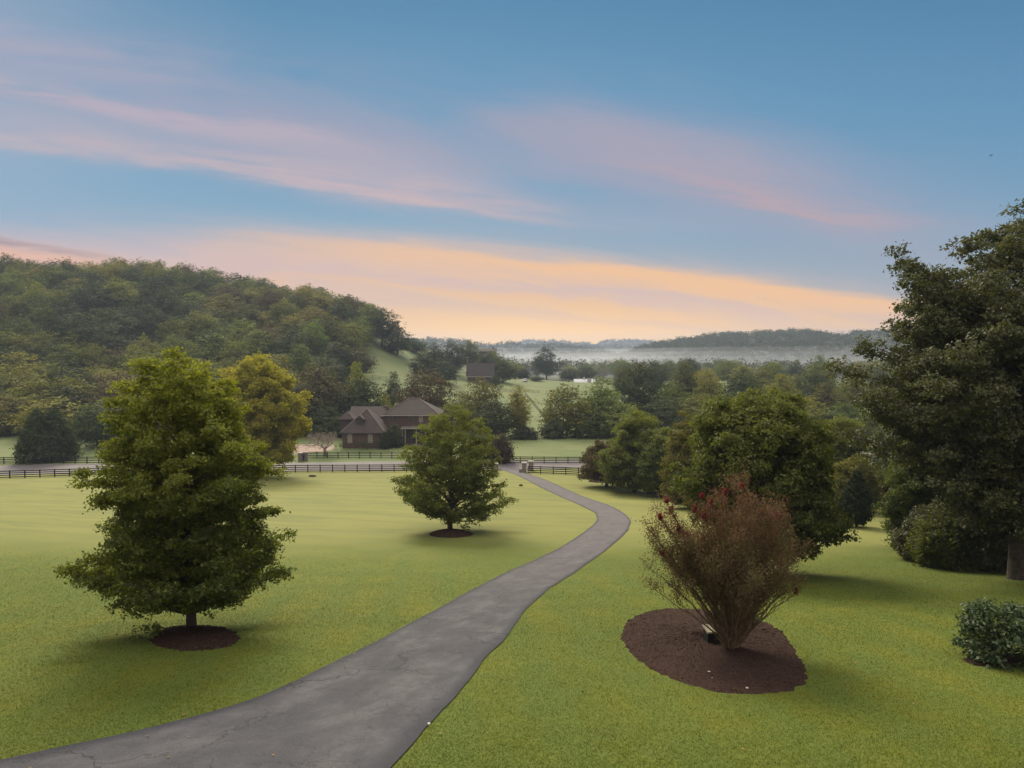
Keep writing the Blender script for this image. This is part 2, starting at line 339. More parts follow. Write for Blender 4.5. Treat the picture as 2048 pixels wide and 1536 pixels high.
M['crapetop'] = m_leaf('crape_tip_leaves', (0.130, 0.066, 0.040), (0.155, 0.056, 0.038), (0.15, 0.105, 0.046), 0.36, 0.05, 0.9, 0.0)
M['bloom'] = m_leaf('crape_bloom', (0.16, 0.014, 0.025), (0.21, 0.020, 0.034), (0.27, 0.04, 0.055), 0.35, 0.04, 2.0, 0.0)
M['shrub'] = m_leaf('shrub_leaves', (0.036, 0.066, 0.024), (0.052, 0.084, 0.030), (0.11, 0.15, 0.065), 0.32, 0.07, 1.5, 0.0)
M['bark'] = simple('bark', (0.075, 0.060, 0.048), 0.95, 0.35, 4.0, 0.1, 0.8)
M['palebark'] = simple('pale_bark', (0.34, 0.28, 0.24), 0.9, 0.3, 4.0, 0.1, 0.6)
M['stembark'] = simple('stem_bark', (0.16, 0.115, 0.065), 0.9, 0.35, 5.0, 0.1, 0.5)

# ------------------------------------------------------------------ tree generator
def unit(v): return v / (np.linalg.norm(v, axis=-1, keepdims=True) + 1e-9)
def leaves(P, N, size, rng, aspect=0.62, fold=0.22):
    n = len(P); N = unit(N); t = unit(np.cross(N, unit(rng.normal(size=(n, 3))))); b = np.cross(N, t)
    s = (size * (0.65 + 0.7 * rng.random(n)))[:, None]
    V = np.empty((n, 4, 3))
    V[:, 0] = P - t * s * 0.5; V[:, 1] = P + b * s * aspect * 0.5 - N * s * fold * 0.5
    V[:, 2] = P + t * s * 0.5; V[:, 3] = P - b * s * aspect * 0.5 - N * s * fold * 0.5
    return V.reshape(-1, 3)
def quads(n): return np.arange(n * 4).reshape(-1, 4)
def clumps(Cc, rx, rz, per, size, rng, up=0.7, out=0.7, jit=0.55, power=0.45, droop=0.0, cn=None):
    """leaf clumps: Cc centres, rx horizontal radius, rz half height (arrays)"""
    # each clump is a handful of twigs, each twig a rosette of leaves that share a lean
    n = len(Cc); tw = max(1, per // 7); ti = np.repeat(np.arange(n), tw); d = unit(rng.normal(size=(len(ti), 3)))
    r = rng.random(len(ti)) ** power
    ax_ = rx * (0.7 + 0.6 * rng.random(n)); ay_ = rx * (0.7 + 0.6 * rng.random(n)); r = r * (0.8 + 0.3 * rng.random(len(ti)))
    T_ = Cc[ti] + d * r[:, None] * np.stack([ax_[ti], ay_[ti], rz[ti]], 1)
    if droop: T_[:, 2] -= droop * rx[ti] * ((d[:, 0] ** 2 + d[:, 1] ** 2) * r ** 2)
    Nt = d * out + np.array([0, 0, up]) + rng.normal(size=d.shape) * jit
    if cn is not None: Nt = Nt + cn[ti]
    Nt = unit(Nt); q = np.repeat(np.arange(len(ti)), 7); sp = size * 0.75
    P = T_[q] + rng.normal(size=(len(q), 3)) * sp * np.array([1, 1, .6])
    return leaves(P, Nt[q] + rng.normal(size=P.shape) * 0.38, size, rng)
def make_tree(seed, ext, clear, trunk_r, limbs, per, cl, size, rise=0.55, flat=0.55, sub=4, depth=None, wob=0.22,
              kb=6, inner=0.35, lean=0.0, droop=0.25, fill=0):
    """ext: rows (height, left reach, right reach) of the crown, in metres. Returns trunk MB and leaf vertices."""
    rng = np.random.default_rng(seed); E = np.array(sorted(ext), float); zs, Lf, Rt = E[:, 0], E[:, 1], E[:, 2]
    H = zs[-1]; z0 = zs[0]
    mb = MB(); topx = (Rt[-1] - Lf[-1]) / 2
    nt = 8; tp = []; tr = []
    for i in range(nt):
        t = i / (nt - 1); zz = t * (H * 0.93)
        tp.append((topx * t ** 1.6 + 0.10 * trunk_r * math.sin(5 * t + seed) * 3 * t, 0.25 * trunk_r * math.sin(7 * t), zz)); tr.append(trunk_r * (1.0 - 0.90 * t ** 0.8))
    tr[0] *= 1.0; tp.insert(0, (0, 0, -0.35)); tr.insert(0, trunk_r * 1.35); tr[1] *= 1.12
    mb.tube(tp, tr, 10 if kb > 5 else 6)
    def trunk_at(z): 
        t = np.clip(z / (H * 0.93), 0, 1); return np.array([topx * t ** 1.6, 0, z])
    # heights of limb tips, denser where the crown is wide
    zz = np.linspace(z0, H, 200); rad = (np.interp(zz, zs, Lf) + np.interp(zz, zs, Rt)) / 2
    cdf = np.cumsum(rad ** 1.1 + 0.03 * rad.max()); cdf /= cdf[-1]
    CC = []; RX = []; RZ = []
    ph = [rng.random() * 6.28 for _ in range(4)]
    for i in range(limbs):
        u = (i + rng.random()) / limbs; z = float(np.interp(u, cdf, zz)); a = i * 2.399963 + rng.normal() * 0.25
        L_, R_ = np.interp(z, zs, Lf), np.interp(z, zs, Rt); ca, sa = math.cos(a), math.sin(a)
        rr = (L_ + R_) / 2 if depth is None else depth * (L_ + R_) / 2
        hx = (R_ if ca > 0 else L_); r = 1 / math.sqrt((ca / max(hx, .05)) ** 2 + (sa / max(rr, .05)) ** 2)
        r *= 1 + wob * (math.sin(3 * a + ph[0] + z * 1.1) * 0.4 + math.sin(2 * a - z * 0.8 + ph[1]) * 0.35 + rng.normal() * 0.35)
        r = max(r - cl * 0.45, cl * 0.2)
        tip = np.array([ca * r, sa * r, z])
        if rr < 0.25 * rad.max() and z > 0.8 * H: tip[0] += topx * 0.6
        bz = min(max(clear * 0.9, z - r * rise - 0.3), H * 0.9); bs = trunk_at(bz)
        mid = bs * 0.45 + tip * 0.55 + np.array([0, 0, (0.10 if z > H * .3 else -0.03) * r]) + rng.normal(size=3) * 0.06 * r
        tt = np.linspace(0, 1, 5)[:, None]; cur = (1 - tt) ** 2 * bs + 2 * tt * (1 - tt) * mid + tt ** 2 * tip
        br = trunk_r * (0.42 * (1 - 0.65 * z / H))
        mb.tube(cur, [br, br * .75, br * .5, br * .3, br * .12], kb - 1, False)
        length = np.linalg.norm(tip - bs)
        ns = max(2, int(sub * (0.5 + length / (rad.max() + .1))))
        for k in range(ns):
            t = inner + (1 - inner) * ((k + 0.5 * rng.random()) / max(ns - 1, 1)); t = min(t, 1)
            p = (1 - t) ** 2 * bs + 2 * t * (1 - t) * mid + t * t * tip
            side = np.array([-sa, ca, 0]) * rng.normal() * cl * (1.5 - 0.8 * t) * 0.75
            q = p + side + np.array([0, 0, rng.normal() * cl * 0.25])
            if kb > 4 and k % 2 == 0: mb.tube([p, (p + q) / 2 + np.array([0, 0, .05]), q], [br * .35, br * .2, br * .08], 4, False)
            CC.append(q); s = cl * (0.75 + 0.5 * rng.random()) * (1.1 - 0.3 * t); RX.append(s); RZ.append(s * flat)
    for k in range(fill):
        z = z0 + (H - z0) * rng.random(); rr = min(np.interp(z, zs, Lf), np.interp(z, zs, Rt)) * 0.6 * math.sqrt(rng.random()); a = rng.random() * 6.283
        CC.append(np.array([rr * math.cos(a), rr * math.sin(a), z])); RX.append(cl * 1.2); RZ.append(cl)
    CC = np.array(CC); RX = np.array(RX); RZ = np.array(RZ)
    rm = rad.max(); cc = np.array([topx * .5, 0, z0 + .42 * (H - z0)]); cn = unit((CC - cc) / np.array([rm, rm, .5 * (H - z0)])) * (2.0 if kb == 4 else 0.5)
    V = clumps(CC, RX, RZ, per, size, rng, droop=droop, cn=cn, up=0.6, jit=.45 if kb == 4 else .7, power=.42 if kb == 4 else .36)
    if lean: V[:, 0] += lean * V[:, 2]
    return mb, V
def tree_thing(name, label, cat, xy, mb, V, leafmat, bark='bark', group=None, rz=0.0, z=None, scale=None):
    o = link(name, None, None, (xy[0], xy[1], gz(*xy) if z is None else z), (0, 0, rz), scale); o.empty_display_size = 0.5
    tag(o, label, cat, group)
    mb.build('trunk', M[bark], o, True)
    link('crown', mesh_np('crown', V, quads(len(V) // 4), M[leafmat]), o)
    return o
def px_ext(rows, cx, base, D):
    """outline read off the photograph (row, left x, right x) -> metres at distance D"""
    k = D / F
    return [((base - r) * k, max((cx - a) * k, 0.05), max((b - cx) * k, 0.05)) for r, a, b in rows]

#@@LAYOUT
# ------------------------------------------------------------------ ground sheet, road, drive
def sheet(name, xs, ys, fn, m, smooth=True):
    Xg, Yg = np.meshgrid(xs, ys); V = np.stack([Xg, Yg, fn(Xg, Yg)], -1).reshape(-1, 3)
    nx, ny = len(xs), len(ys); i = np.arange((ny - 1) * (nx - 1)); r, c = divmod(i, nx - 1); a = r * nx + c
    return mesh_np(name, V, np.stack([a, a + 1, a + nx + 1, a + nx], 1), m, smooth)
ys = np.concatenate([np.arange(-60, 60, 1.0), np.arange(60, 250, 2.0), np.arange(250, 700, 8), np.arange(700, 5001, 60)])
hx = np.concatenate([np.arange(0, 80, 1.25), np.arange(80, 400, 5), np.arange(400, 2900, 50)])
xs = np.concatenate([-hx[:0:-1], hx])
g = link('ground', sheet('ground', xs, ys, ground, M['ground'])); g['kind'] = 'structure'

def m_asphalt():
    m, T = mat('asphalt'); P = pos(T); uv = T.n('ShaderNodeUVMap').outputs[0]
    su = T.n('ShaderNodeSeparateXYZ', {0: uv}); u, v, _ = su.outputs
    n = T.noise(P, 0.5, 6, 0.65); n2 = T.noise(P, 30, 4, 0.7)
    suv = T.n('ShaderNodeCombineXYZ', {0: T.m('MULTIPLY', u, 2.2), 1: T.m('MULTIPLY', v, 0.22), 2: 0.0}).outputs[0]
    st = T.noise(suv, 1.6, 6, 0.66, 0.3); n3 = T.noise(P, 2.2, 6, 0.7, 0.4)
    c = T.mix(T.mr(n, 0.34, 0.66), (0.052, 0.053, 0.063), (0.098, 0.095, 0.106))
    c = T.mix(T.m('MULTIPLY', T.mr(st, 0.42, 0.62), 0.75), c, (0.040, 0.040, 0.050))
    c = T.mix(T.m('MULTIPLY', T.mr(n3, 0.42, 0.66), 0.5), c, (0.050, 0.049, 0.056))
    c = T.mix(T.m('MULTIPLY', T.mr(st, 0.46, 0.30), 0.45), c, (0.140, 0.134, 0.142))
    c = T.mix(T.m('MULTIPLY', T.mr(n2, 0.35, 0.7), 0.5), c, (0.04, 0.04, 0.044))
    sp = T.noise(P, 75, 2, 0.5); c = T.mix(T.m('MULTIPLY', T.mr(sp, 0.52, 0.66), 0.45), c, (0.18, 0.168, 0.170))
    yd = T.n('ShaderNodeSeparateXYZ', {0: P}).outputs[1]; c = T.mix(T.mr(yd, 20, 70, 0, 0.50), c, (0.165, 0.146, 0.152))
    # shadow of the grass edge, painted dark into the margins
    ed = T.m('ABSOLUTE', T.m('SUBTRACT', u, 0.5))
    c = T.mix(T.m('MULTIPLY', T.mr(T.m('ADD', ed, T.m('MULTIPLY', T.m('SUBTRACT', n, .5), .12)), 0.40, 0.50), 0.7), c, (0.030, 0.031, 0.040))
    def crack(scale, wd, seed):
        pv = T.n('ShaderNodeVectorMath', operation='ADD'); T.L(P, pv.inputs[0])
        nn = T.n('ShaderNodeTexNoise', {'Scale': 0.9, 'Detail': 5, 'Roughness': 0.65}); T.L(P, nn.inputs['Vector'])
        sc_ = T.n('ShaderNodeVectorMath', operation='SCALE'); T.L(nn.outputs['Color'], sc_.inputs[0]); sc_.inputs['Scale'].default_value = 1.8
        T.L(sc_.outputs[0], pv.inputs[1])
        vo = T.n('ShaderNodeTexVoronoi', {'Scale': scale}, feature='DISTANCE_TO_EDGE'); T.L(pv.outputs[0], vo.inputs['Vector'])
        br = T.mr(T.noise(P, 0.35 + seed, 3), 0.47, 0.58)
        return T.m('MULTIPLY', T.mr(vo.outputs['Distance'], 0.0, wd, 1, 0), br)
    ck = T.m('MAXIMUM', crack(0.33, 0.012, 0.0), T.m('MULTIPLY', crack(0.9, 0.02, 0.13), 0.6))
    c = T.mix(T.m('MULTIPLY', ck, 0.65), c, (0.02, 0.02, 0.022))
    h = T.m('SUBTRACT', T.m('MULTIPLY', n2, 0.4), ck)
    finish(T, principled(T, c, 0.85, bump(T, h, 0.6, 0.02), 0.12)); return m
M['asphalt'] = m_asphalt()
def resample(P, n):
    P = np.array(P, float); d = np.concatenate([[0], np.cumsum(np.linalg.norm(np.diff(P, axis=0), axis=1))])
    t = np.linspace(0, d[-1], n); return np.stack([np.interp(t, d, P[:, 0]), np.interp(t, d, P[:, 1])], 1), d[-1]
def smooth2(P, k=2):
    for _ in range(k):
        Q = P.copy(); Q[1:-1] = (P[:-2] + 2 * P[1:-1] + P[2:]) / 4; P = Q
    return P
def strip(name, A, B, m, n, nu=8, lift=0.03, wob=0.0):
    A, LA = resample([at(*p) for p in A], n); B, _ = resample([at(*p) for p in B], n)
    A = smooth2(A, 3); B = smooth2(B, 3); rng = np.random.default_rng(5)
    if wob:
        for Q in (A, B): Q += np.convolve(rng.normal(size=n + 8), np.ones(9) / 5, 'valid')[:, None] * wob
    u = np.linspace(0, 1, nu)[None, :, None]; G = A[:, None] * (1 - u) + B[:, None] * u
    V = np.concatenate([G, (ground(G[..., 0], G[..., 1]) + lift)[..., None]], -1).reshape(-1, 3)
    uv = np.stack([np.broadcast_to(u[..., 0], (n, nu)), np.broadcast_to(np.linspace(0, LA, n)[:, None], (n, nu))], -1).reshape(-1, 2)
    i = np.arange((n - 1) * (nu - 1)); r, c = divmod(i, nu - 1); a = r * nu + c
    o = link(name, mesh_np(name, V, np.stack([a, a + 1, a + nu + 1, a + nu], 1), m, True, uv)); return o, np.concatenate([A, B[::-1]])
LE = [(-420, 1640), (-60, 1534), (0, 1523), (105, 1499), (251, 1469), (314, 1453.6), (419, 1427), (506, 1401), (593, 1363), (700, 1310), (767, 1276), (865, 1225), (942, 1181), (1019, 1141),
      (1116, 1098), (1158, 1071.5), (1190, 1047), (1195, 1038), (1190, 1026), (1172, 1016), (1144, 1003), (1112, 989), (1079, 974), (1050, 958.5), (1032, 949.5), (1010, 942), (985, 938.5)]
RE = [(560, 1800), (783, 1536), (858, 1450), (903.6, 1406.5), (952, 1344), (970, 1317.5), (1005, 1286), (1036, 1241), (1057, 1213), (1078, 1195), (1095.5, 1178.6), (1123, 1162), (1172, 1129), (1207, 1105),
      (1238.5, 1078.5), (1256, 1061), (1262, 1043.6), (1256, 1033), (1238.5, 1021), (1214, 1009), (1178, 997), (1128, 976), (1079, 955), (1056, 948), (1045, 943), (1045, 940), (1070, 937)]
drv, POLY = strip('driveway', LE, RE, M['asphalt'], 520, 9, 0.03, 0.035); drv['kind'] = 'structure'
rd, _ = strip('road', [(-900, 985), (-300, 963), (0, 950), (400, 944), (800, 940), (1100, 938), (1740, 920), (2100, 912), (2600, 905)],
              [(-900, 945), (-300, 937), (0, 931), (400, 926.5), (800, 923.5), (1100, 921), (1740, 906), (2100, 899), (2600, 893)], simple('road_asphalt', (0.125, 0.108, 0.112), 0.8, 0.12, 0.3), 160, 5, 0.06); rd['kind'] = 'structure'
hd, _ = strip('house_driveway', [(560, 909), (600, 908), (640, 905), (668, 899)], [(575, 890), (610, 889), (640, 889), (668, 890)], simple('brown_gravel', (0.30, 0.22, 0.18), 0.9, 0.15, 0.6), 30, 4, 0.05); hd['kind'] = 'structure'

# ------------------------------------------------------------------ mulch beds
def m_mulch():
    m, T = mat('mulch'); P = pos(T); n = T.noise(P, 14, 6, 0.75, 0.6); n2 = T.noise(P, 1.1, 4)
    vo = T.n('ShaderNodeTexVoronoi', {'Scale': 34.0}); T.L(P, vo.inputs['Vector'])
    c = T.mix(T.mr(n, 0.32, 0.68), (0.018, 0.010, 0.008), (0.070, 0.040, 0.030))
    c = T.mix(T.m('MULTIPLY', T.mr(n2, 0.4, 0.65), 0.35), c, (0.060, 0.036, 0.027))
    c = T.mix(T.m('MULTIPLY', T.mr(vo.outputs['Distance'], 0.55, 0.8), 0.5), c, (0.15, 0.09, 0.07))
    finish(T, principled(T, c, 0.95, bump(T, T.m('ADD', n, T.m('MULTIPLY', vo.outputs['Distance'], .5)), 1.0, 0.08), 0.1)); return m
M['mulch'] = m_mulch()
def inpoly(x, y, poly):
    x = np.asarray(x); y = np.asarray(y); ins = np.zeros(x.shape, bool); n = len(poly); j = n - 1
    for i in range(n):
        xi, yi = poly[i]; xj, yj = poly[j]
        if yi != yj: ins ^= ((yi > y) != (yj > y)) & (x < (xj - xi) * (y - yi) / (yj - yi) + xi)
        j = i
    return ins
def bed(name, poly, rise, label, chips, seed, rag=0.03):
    poly = np.array(poly, float); n = 140; closed = np.vstack([poly, poly[:1]]); Q, _ = resample(closed, n + 1); Q = Q[:-1]
    for _ in range(3): Q = (np.roll(Q, 1, 0) + 2 * Q + np.roll(Q, -1, 0)) / 4
    rng = np.random.default_rng(seed); Q = Q + rng.normal(size=Q.shape) * rag; cen = Q.mean(0); V = []; rings = 26
    for k in range(rings + 1):
        t = k / rings; p = cen + (Q - cen) * (1 - t * 0.995)
        edge = -0.05 * math.exp(-(t / 0.02) ** 2)
        z = ground(p[:, 0], p[:, 1]) + 0.045 + edge + rise * (1 - (1 - t) ** 2.2) + rng.normal(size=n) * 0.014
        V.append(np.column_stack([p, z]))
    V = np.concatenate(V); Fq = []
    for k in range(rings):
        a = np.arange(n) + k * n; b = (np.arange(n) + 1) % n + k * n; Fq.append(np.stack([a, b, b + n, a + n], 1))
    V2 = [V]; F2 = [np.concatenate(Fq)]
    if chips:                                          # loose chips of bark lying on the bed
        r = rng.random(chips) ** 0.5; idx = rng.integers(0, n, chips); P = cen + (Q[idx] - cen) * r[:, None] * 0.98
        z = ground(P[:, 0], P[:, 1]) + 0.055 + rise * (1 - r ** 2.2) + 0.015 * rng.random(chips)
        N = np.array([0, 0, 1.0]) + rng.normal(size=(chips, 3)) * 0.45
        LV = leaves(np.column_stack([P, z]), N, 0.075, rng, 0.32, 0.1); V2.append(LV); F2.append(quads(chips) + len(V))
    o = link(name, mesh_np(name, np.concatenate(V2), np.concatenate(F2), M['mulch'])); tag(o, label, 'mulch bed', kind='stuff'); return Q
BED = [(1242, 1268), (1251, 1245), (1274, 1230), (1308, 1220), (1352, 1217), (1403, 1219), (1454, 1225), (1494, 1233), (1538, 1247), (1569, 1267), (1586, 1293), (1603, 1320), (1615, 1343),
       (1616, 1367), (1599, 1376), (1559, 1386), (1505, 1390), (1444, 1387), (1390, 1374), (1335, 1355), (1291, 1333), (1264, 1310), (1247, 1289)]
polys = [POLY]
polys.append(bed('mulch_bed', [at(*p) for p in BED], 0.10, 'large rounded bed of dark bark mulch under the crape myrtle', 5200, 1))
def ell(cx, cy, rx, ry, n=40): return [at(cx + rx * math.cos(t), cy + ry * math.sin(t)) for t in np.linspace(0, 2 * math.pi, n, endpoint=False)]
polys.append(bed('mulch_bed', ell(388, 1277, 90, 25), 0.13, 'round mulch ring at the foot of the large maple left of the drive', 2200, 2, 0.05))
polys.append(bed('mulch_bed', ell(902, 1069, 43, 6.5), 0.40, 'small mounded mulch ring under the lone tree in the middle of the lawn', 600, 3, 0.07))
polys.append(bed('mulch_bed', ell(1998, 1322, 68, 13), 0.05, 'thin strip of reddish mulch round the low broad shrub', 900, 4, 0.05))
polys.append(bed('mulch_bed', ell(1345, 986, 55, 4.5), 0.1, 'dark mulch patch under the clump of trees right of the drive', 300, 6, 0.1))
polys.append(bed('mulch_bed', ell(1212, 963, 36, 3), 0.12, 'dark mulch mound under the drooping dark tree by the fence', 200, 7, 0.1))
bed('soil_patch', ell(625, 952.5, 7.5, 1.6), 0.15, 'small dark bare soil patch on the lawn by the fence', 60, 8, 0.05)

# ------------------------------------------------------------------ grass blades on the near lawn
rng = np.random.default_rng(11); NB = 640000
yb = 12 + 42 * rng.random(NB * 2) ** 1.6; xb = (rng.random(NB * 2) * 2 - 1) * (yb * 1.15 + 5)
ok = np.ones(len(xb), bool)
for k, p in enumerate(polys):
    ok &= ~inpoly(xb + rng.normal(size=len(xb)) * .05, yb + rng.normal(size=len(xb)) * .05, p)
ok &= rng.random(len(xb)) < np.clip((1.15 - np.abs(xb) / (yb + 4)) / .3, 0, 1)
ok &= rng.random(len(xb)) < np.clip(1.0 - (yb - 26) / 28, 0, 1) ** 1.3
xb, yb = xb[ok][:NB], yb[ok][:NB]; n = len(xb); zb = ground(xb, yb)
th = rng.random(n) * 6.283; wd = (0.004 + 0.00022 * yb) * (0.7 + 0.6 * rng.random(n)); hh = (0.016 + 0.0004 * yb) * (0.6 + 0.9 * rng.random(n))
ln = rng.normal(size=(n, 2)) * 0.030
V = np.empty((n, 3, 3)); V[:, 0] = np.column_stack([xb - np.cos(th) * wd, yb - np.sin(th) * wd, zb - 0.005]); V[:, 1] = np.column_stack([xb + np.cos(th) * wd, yb + np.sin(th) * wd, zb - 0.005])
V[:, 2] = np.column_stack([xb + ln[:, 0], yb + ln[:, 1], zb + hh])
gr = link('grass', mesh_np('grass', V.reshape(-1, 3), np.arange(n * 3).reshape(-1, 3), M['blade'])); tag(gr, 'short mown lawn grass either side of the drive', 'grass', kind='stuff')
del V

nf = 700; yl = 12 + 34 * rng.random(nf) ** 1.3; xl = (rng.random(nf) * 2 - 1) * (yl * .8 + 1); keep = rng.random(nf) < .25 + .75 * np.exp(-((xl + 12) ** 2 + (yl - 24) ** 2) / 40) + .4 * np.exp(-((xl - 7) ** 2 + (yl - 23) ** 2) / 20)
xl, yl = xl[keep], yl[keep]; Pl = np.column_stack([xl, yl, ground(xl, yl) + .055])
fl_ = link('fallen_leaves', mesh_np('fallen_leaves', leaves(Pl, np.array([0, 0, 1.]) + rng.normal(size=Pl.shape) * .35, .085, rng, .7), quads(len(Pl)), simple('dry_leaf', (.20, .13, .05), .8, .4, .6)))
tag(fl_, 'scattered dry fallen leaves on the lawn and drive', 'leaves', kind='stuff')

# ------------------------------------------------------------------ feature trees
def feature(name, label, cat, px, base, rows, clear_row, tr_px, limbs, per, cl, size, leafm, seed, D=None, skirt=True, lf=0.55, shk=0.75, **kw):
    if D is None: x, y = at(px, base)
    else: x, y = atD(px, D); base = 768 + (base - 768) if base else None
    if base is None or D is not None:                 # row where this ground point shows
        zz = gz(x, y) - ZC; base = 768 - F * (zz * CP + y * SP) / (y * CP - zz * SP)
    k = y / F; wmx = max(max(px - a, b - px) for _, a, b in rows) * k; sh = 1 - shk * wmx / y if skirt else 1.0
    ext = [(e[0], e[1] * sh, e[2] * sh) for e in px_ext(rows, px, base, y)]
    rmx = max(max(e[1], e[2]) for e in ext); zl = min(e[0] for e in ext); zt = max(e[0] for e in ext)
    lift = (lf * (ZC - gz(x, y)) * rmx / (y - rmx) if skirt else 0) + cl * 0.3; zb_ = max(zl, 0.1) + lift; zt_ = zt - cl * 0.05
    ext = [(zb_ + (e[0] - zl) * (zt_ - zb_) / (zt - zl), e[1], e[2]) for e in ext]
    mb, V = make_tree(seed, ext, (base - clear_row) * k, tr_px * k / 2, limbs, per, cl, size, **kw)
    return tree_thing(name, label, cat, (x, y), mb, V, leafm, group=None)
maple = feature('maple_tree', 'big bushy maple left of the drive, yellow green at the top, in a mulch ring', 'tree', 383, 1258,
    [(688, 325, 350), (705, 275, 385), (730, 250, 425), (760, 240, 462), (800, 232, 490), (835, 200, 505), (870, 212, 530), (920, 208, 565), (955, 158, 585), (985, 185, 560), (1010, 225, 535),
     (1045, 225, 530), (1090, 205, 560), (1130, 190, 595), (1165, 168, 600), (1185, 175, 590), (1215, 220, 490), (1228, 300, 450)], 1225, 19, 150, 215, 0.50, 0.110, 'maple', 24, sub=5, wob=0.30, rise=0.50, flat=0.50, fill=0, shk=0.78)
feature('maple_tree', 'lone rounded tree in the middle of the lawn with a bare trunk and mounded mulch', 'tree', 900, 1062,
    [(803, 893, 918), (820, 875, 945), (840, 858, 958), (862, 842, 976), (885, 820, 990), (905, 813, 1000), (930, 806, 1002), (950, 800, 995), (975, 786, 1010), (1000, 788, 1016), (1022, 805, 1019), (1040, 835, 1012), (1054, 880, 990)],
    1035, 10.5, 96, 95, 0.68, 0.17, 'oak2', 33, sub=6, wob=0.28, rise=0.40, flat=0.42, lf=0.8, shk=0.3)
feature('maple_tree', 'large dense dark green tree standing behind the crape myrtle', 'tree', 1530, 1150,
    [(780, 1440, 1560), (792, 1405, 1600), (830, 1375, 1630), (870, 1355, 1650), (920, 1342, 1664), (970, 1338, 1674), (1010, 1350, 1684), (1050, 1385, 1690), (1090, 1440, 1686), (1125, 1520, 1672), (1142, 1580, 1660)],
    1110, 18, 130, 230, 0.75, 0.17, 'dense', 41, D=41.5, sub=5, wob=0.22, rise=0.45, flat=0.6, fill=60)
feature('oak_tree', 'towering old oak with open crown at the right edge of the lawn', 'tree', 2035, 1158,
    [(418, 2000, 2060), (440, 1960, 2090), (465, 1905, 2110), (500, 1860, 2140), (540, 1815, 2170), (590, 1772, 2190), (640, 1738, 2200), (700, 1720, 2215), (760, 1738, 2215), (820, 1745, 2210), (870, 1790, 2205), (930, 1820, 2200), (1000, 1860, 2190), (1060, 1880, 2180)],
    1040, 34, 225, 185, 0.90, 0.18, 'bigoak', 52, sub=6, wob=0.36, rise=0.55, flat=0.6, depth=0.8, lf=0.15, shk=0.1)
U = 'undergrowth of trees and tall shrubs below the old oak'
for a in [
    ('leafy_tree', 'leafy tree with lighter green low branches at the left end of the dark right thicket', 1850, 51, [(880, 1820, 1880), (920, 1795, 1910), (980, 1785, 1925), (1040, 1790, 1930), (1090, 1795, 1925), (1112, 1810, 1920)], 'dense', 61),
    ('leafy_tree', 'olive green tree filling the right thicket, directly left of the old oak trunk', 1935, 49, [(760, 1900, 1970), (820, 1870, 2000), (900, 1860, 2010), (980, 1860, 2010), (1060, 1860, 2010), (1125, 1880, 2000)], 'bigoak', 62),
    ('leafy_tree', 'shaggy tall tree at the back of the right thicket against the sky gap', 1985, 60, [(690, 1950, 2030), (760, 1910, 2060), (860, 1890, 2080), (960, 1890, 2080), (1060, 1900, 2070), (1090, 1920, 2060)], 'bigoak', 63),
    ('leafy_tree', 'leafy tree at the right edge of the photo beyond the oak trunk', 2090, 47, [(780, 2050, 2130), (860, 2000, 2180), (960, 1990, 2190), (1060, 1990, 2190), (1130, 2010, 2180)], 'bigoak', 64),
    ('leafy_tree', 'low arching dark shrub tree closest to the lawn in front of the right thicket', 1925, 43.5, [(1010, 1900, 1950), (1050, 1865, 1985), (1090, 1850, 2000), (1130, 1855, 2000)], 'dense', 65),
    ('leafy_tree', 'dark shrub tree hiding the foot of the old oak trunk', 1995, 42, [(1000, 1970, 2020), (1050, 1945, 2045), (1100, 1935, 2050), (1140, 1945, 2050)], 'bigoak', 66),
    ('leafy_tree', 'dark bush between the drooping thicket branches and the lawn', 1868, 47, [(1020, 1850, 1885), (1060, 1825, 1905), (1100, 1812, 1915), (1122, 1820, 1915)], 'bigoak', 67)]:
    nm, lb, px, D, rows, mt, sd_ = a
    feature(nm, lb, 'tree', px, 1100, rows, rows[-1][0] - 10, 10, 75, 190, 0.72, 0.16, mt, sd_, D=D, sub=4, wob=0.26, rise=0.4, flat=0.65, fill=20, skirt=False)
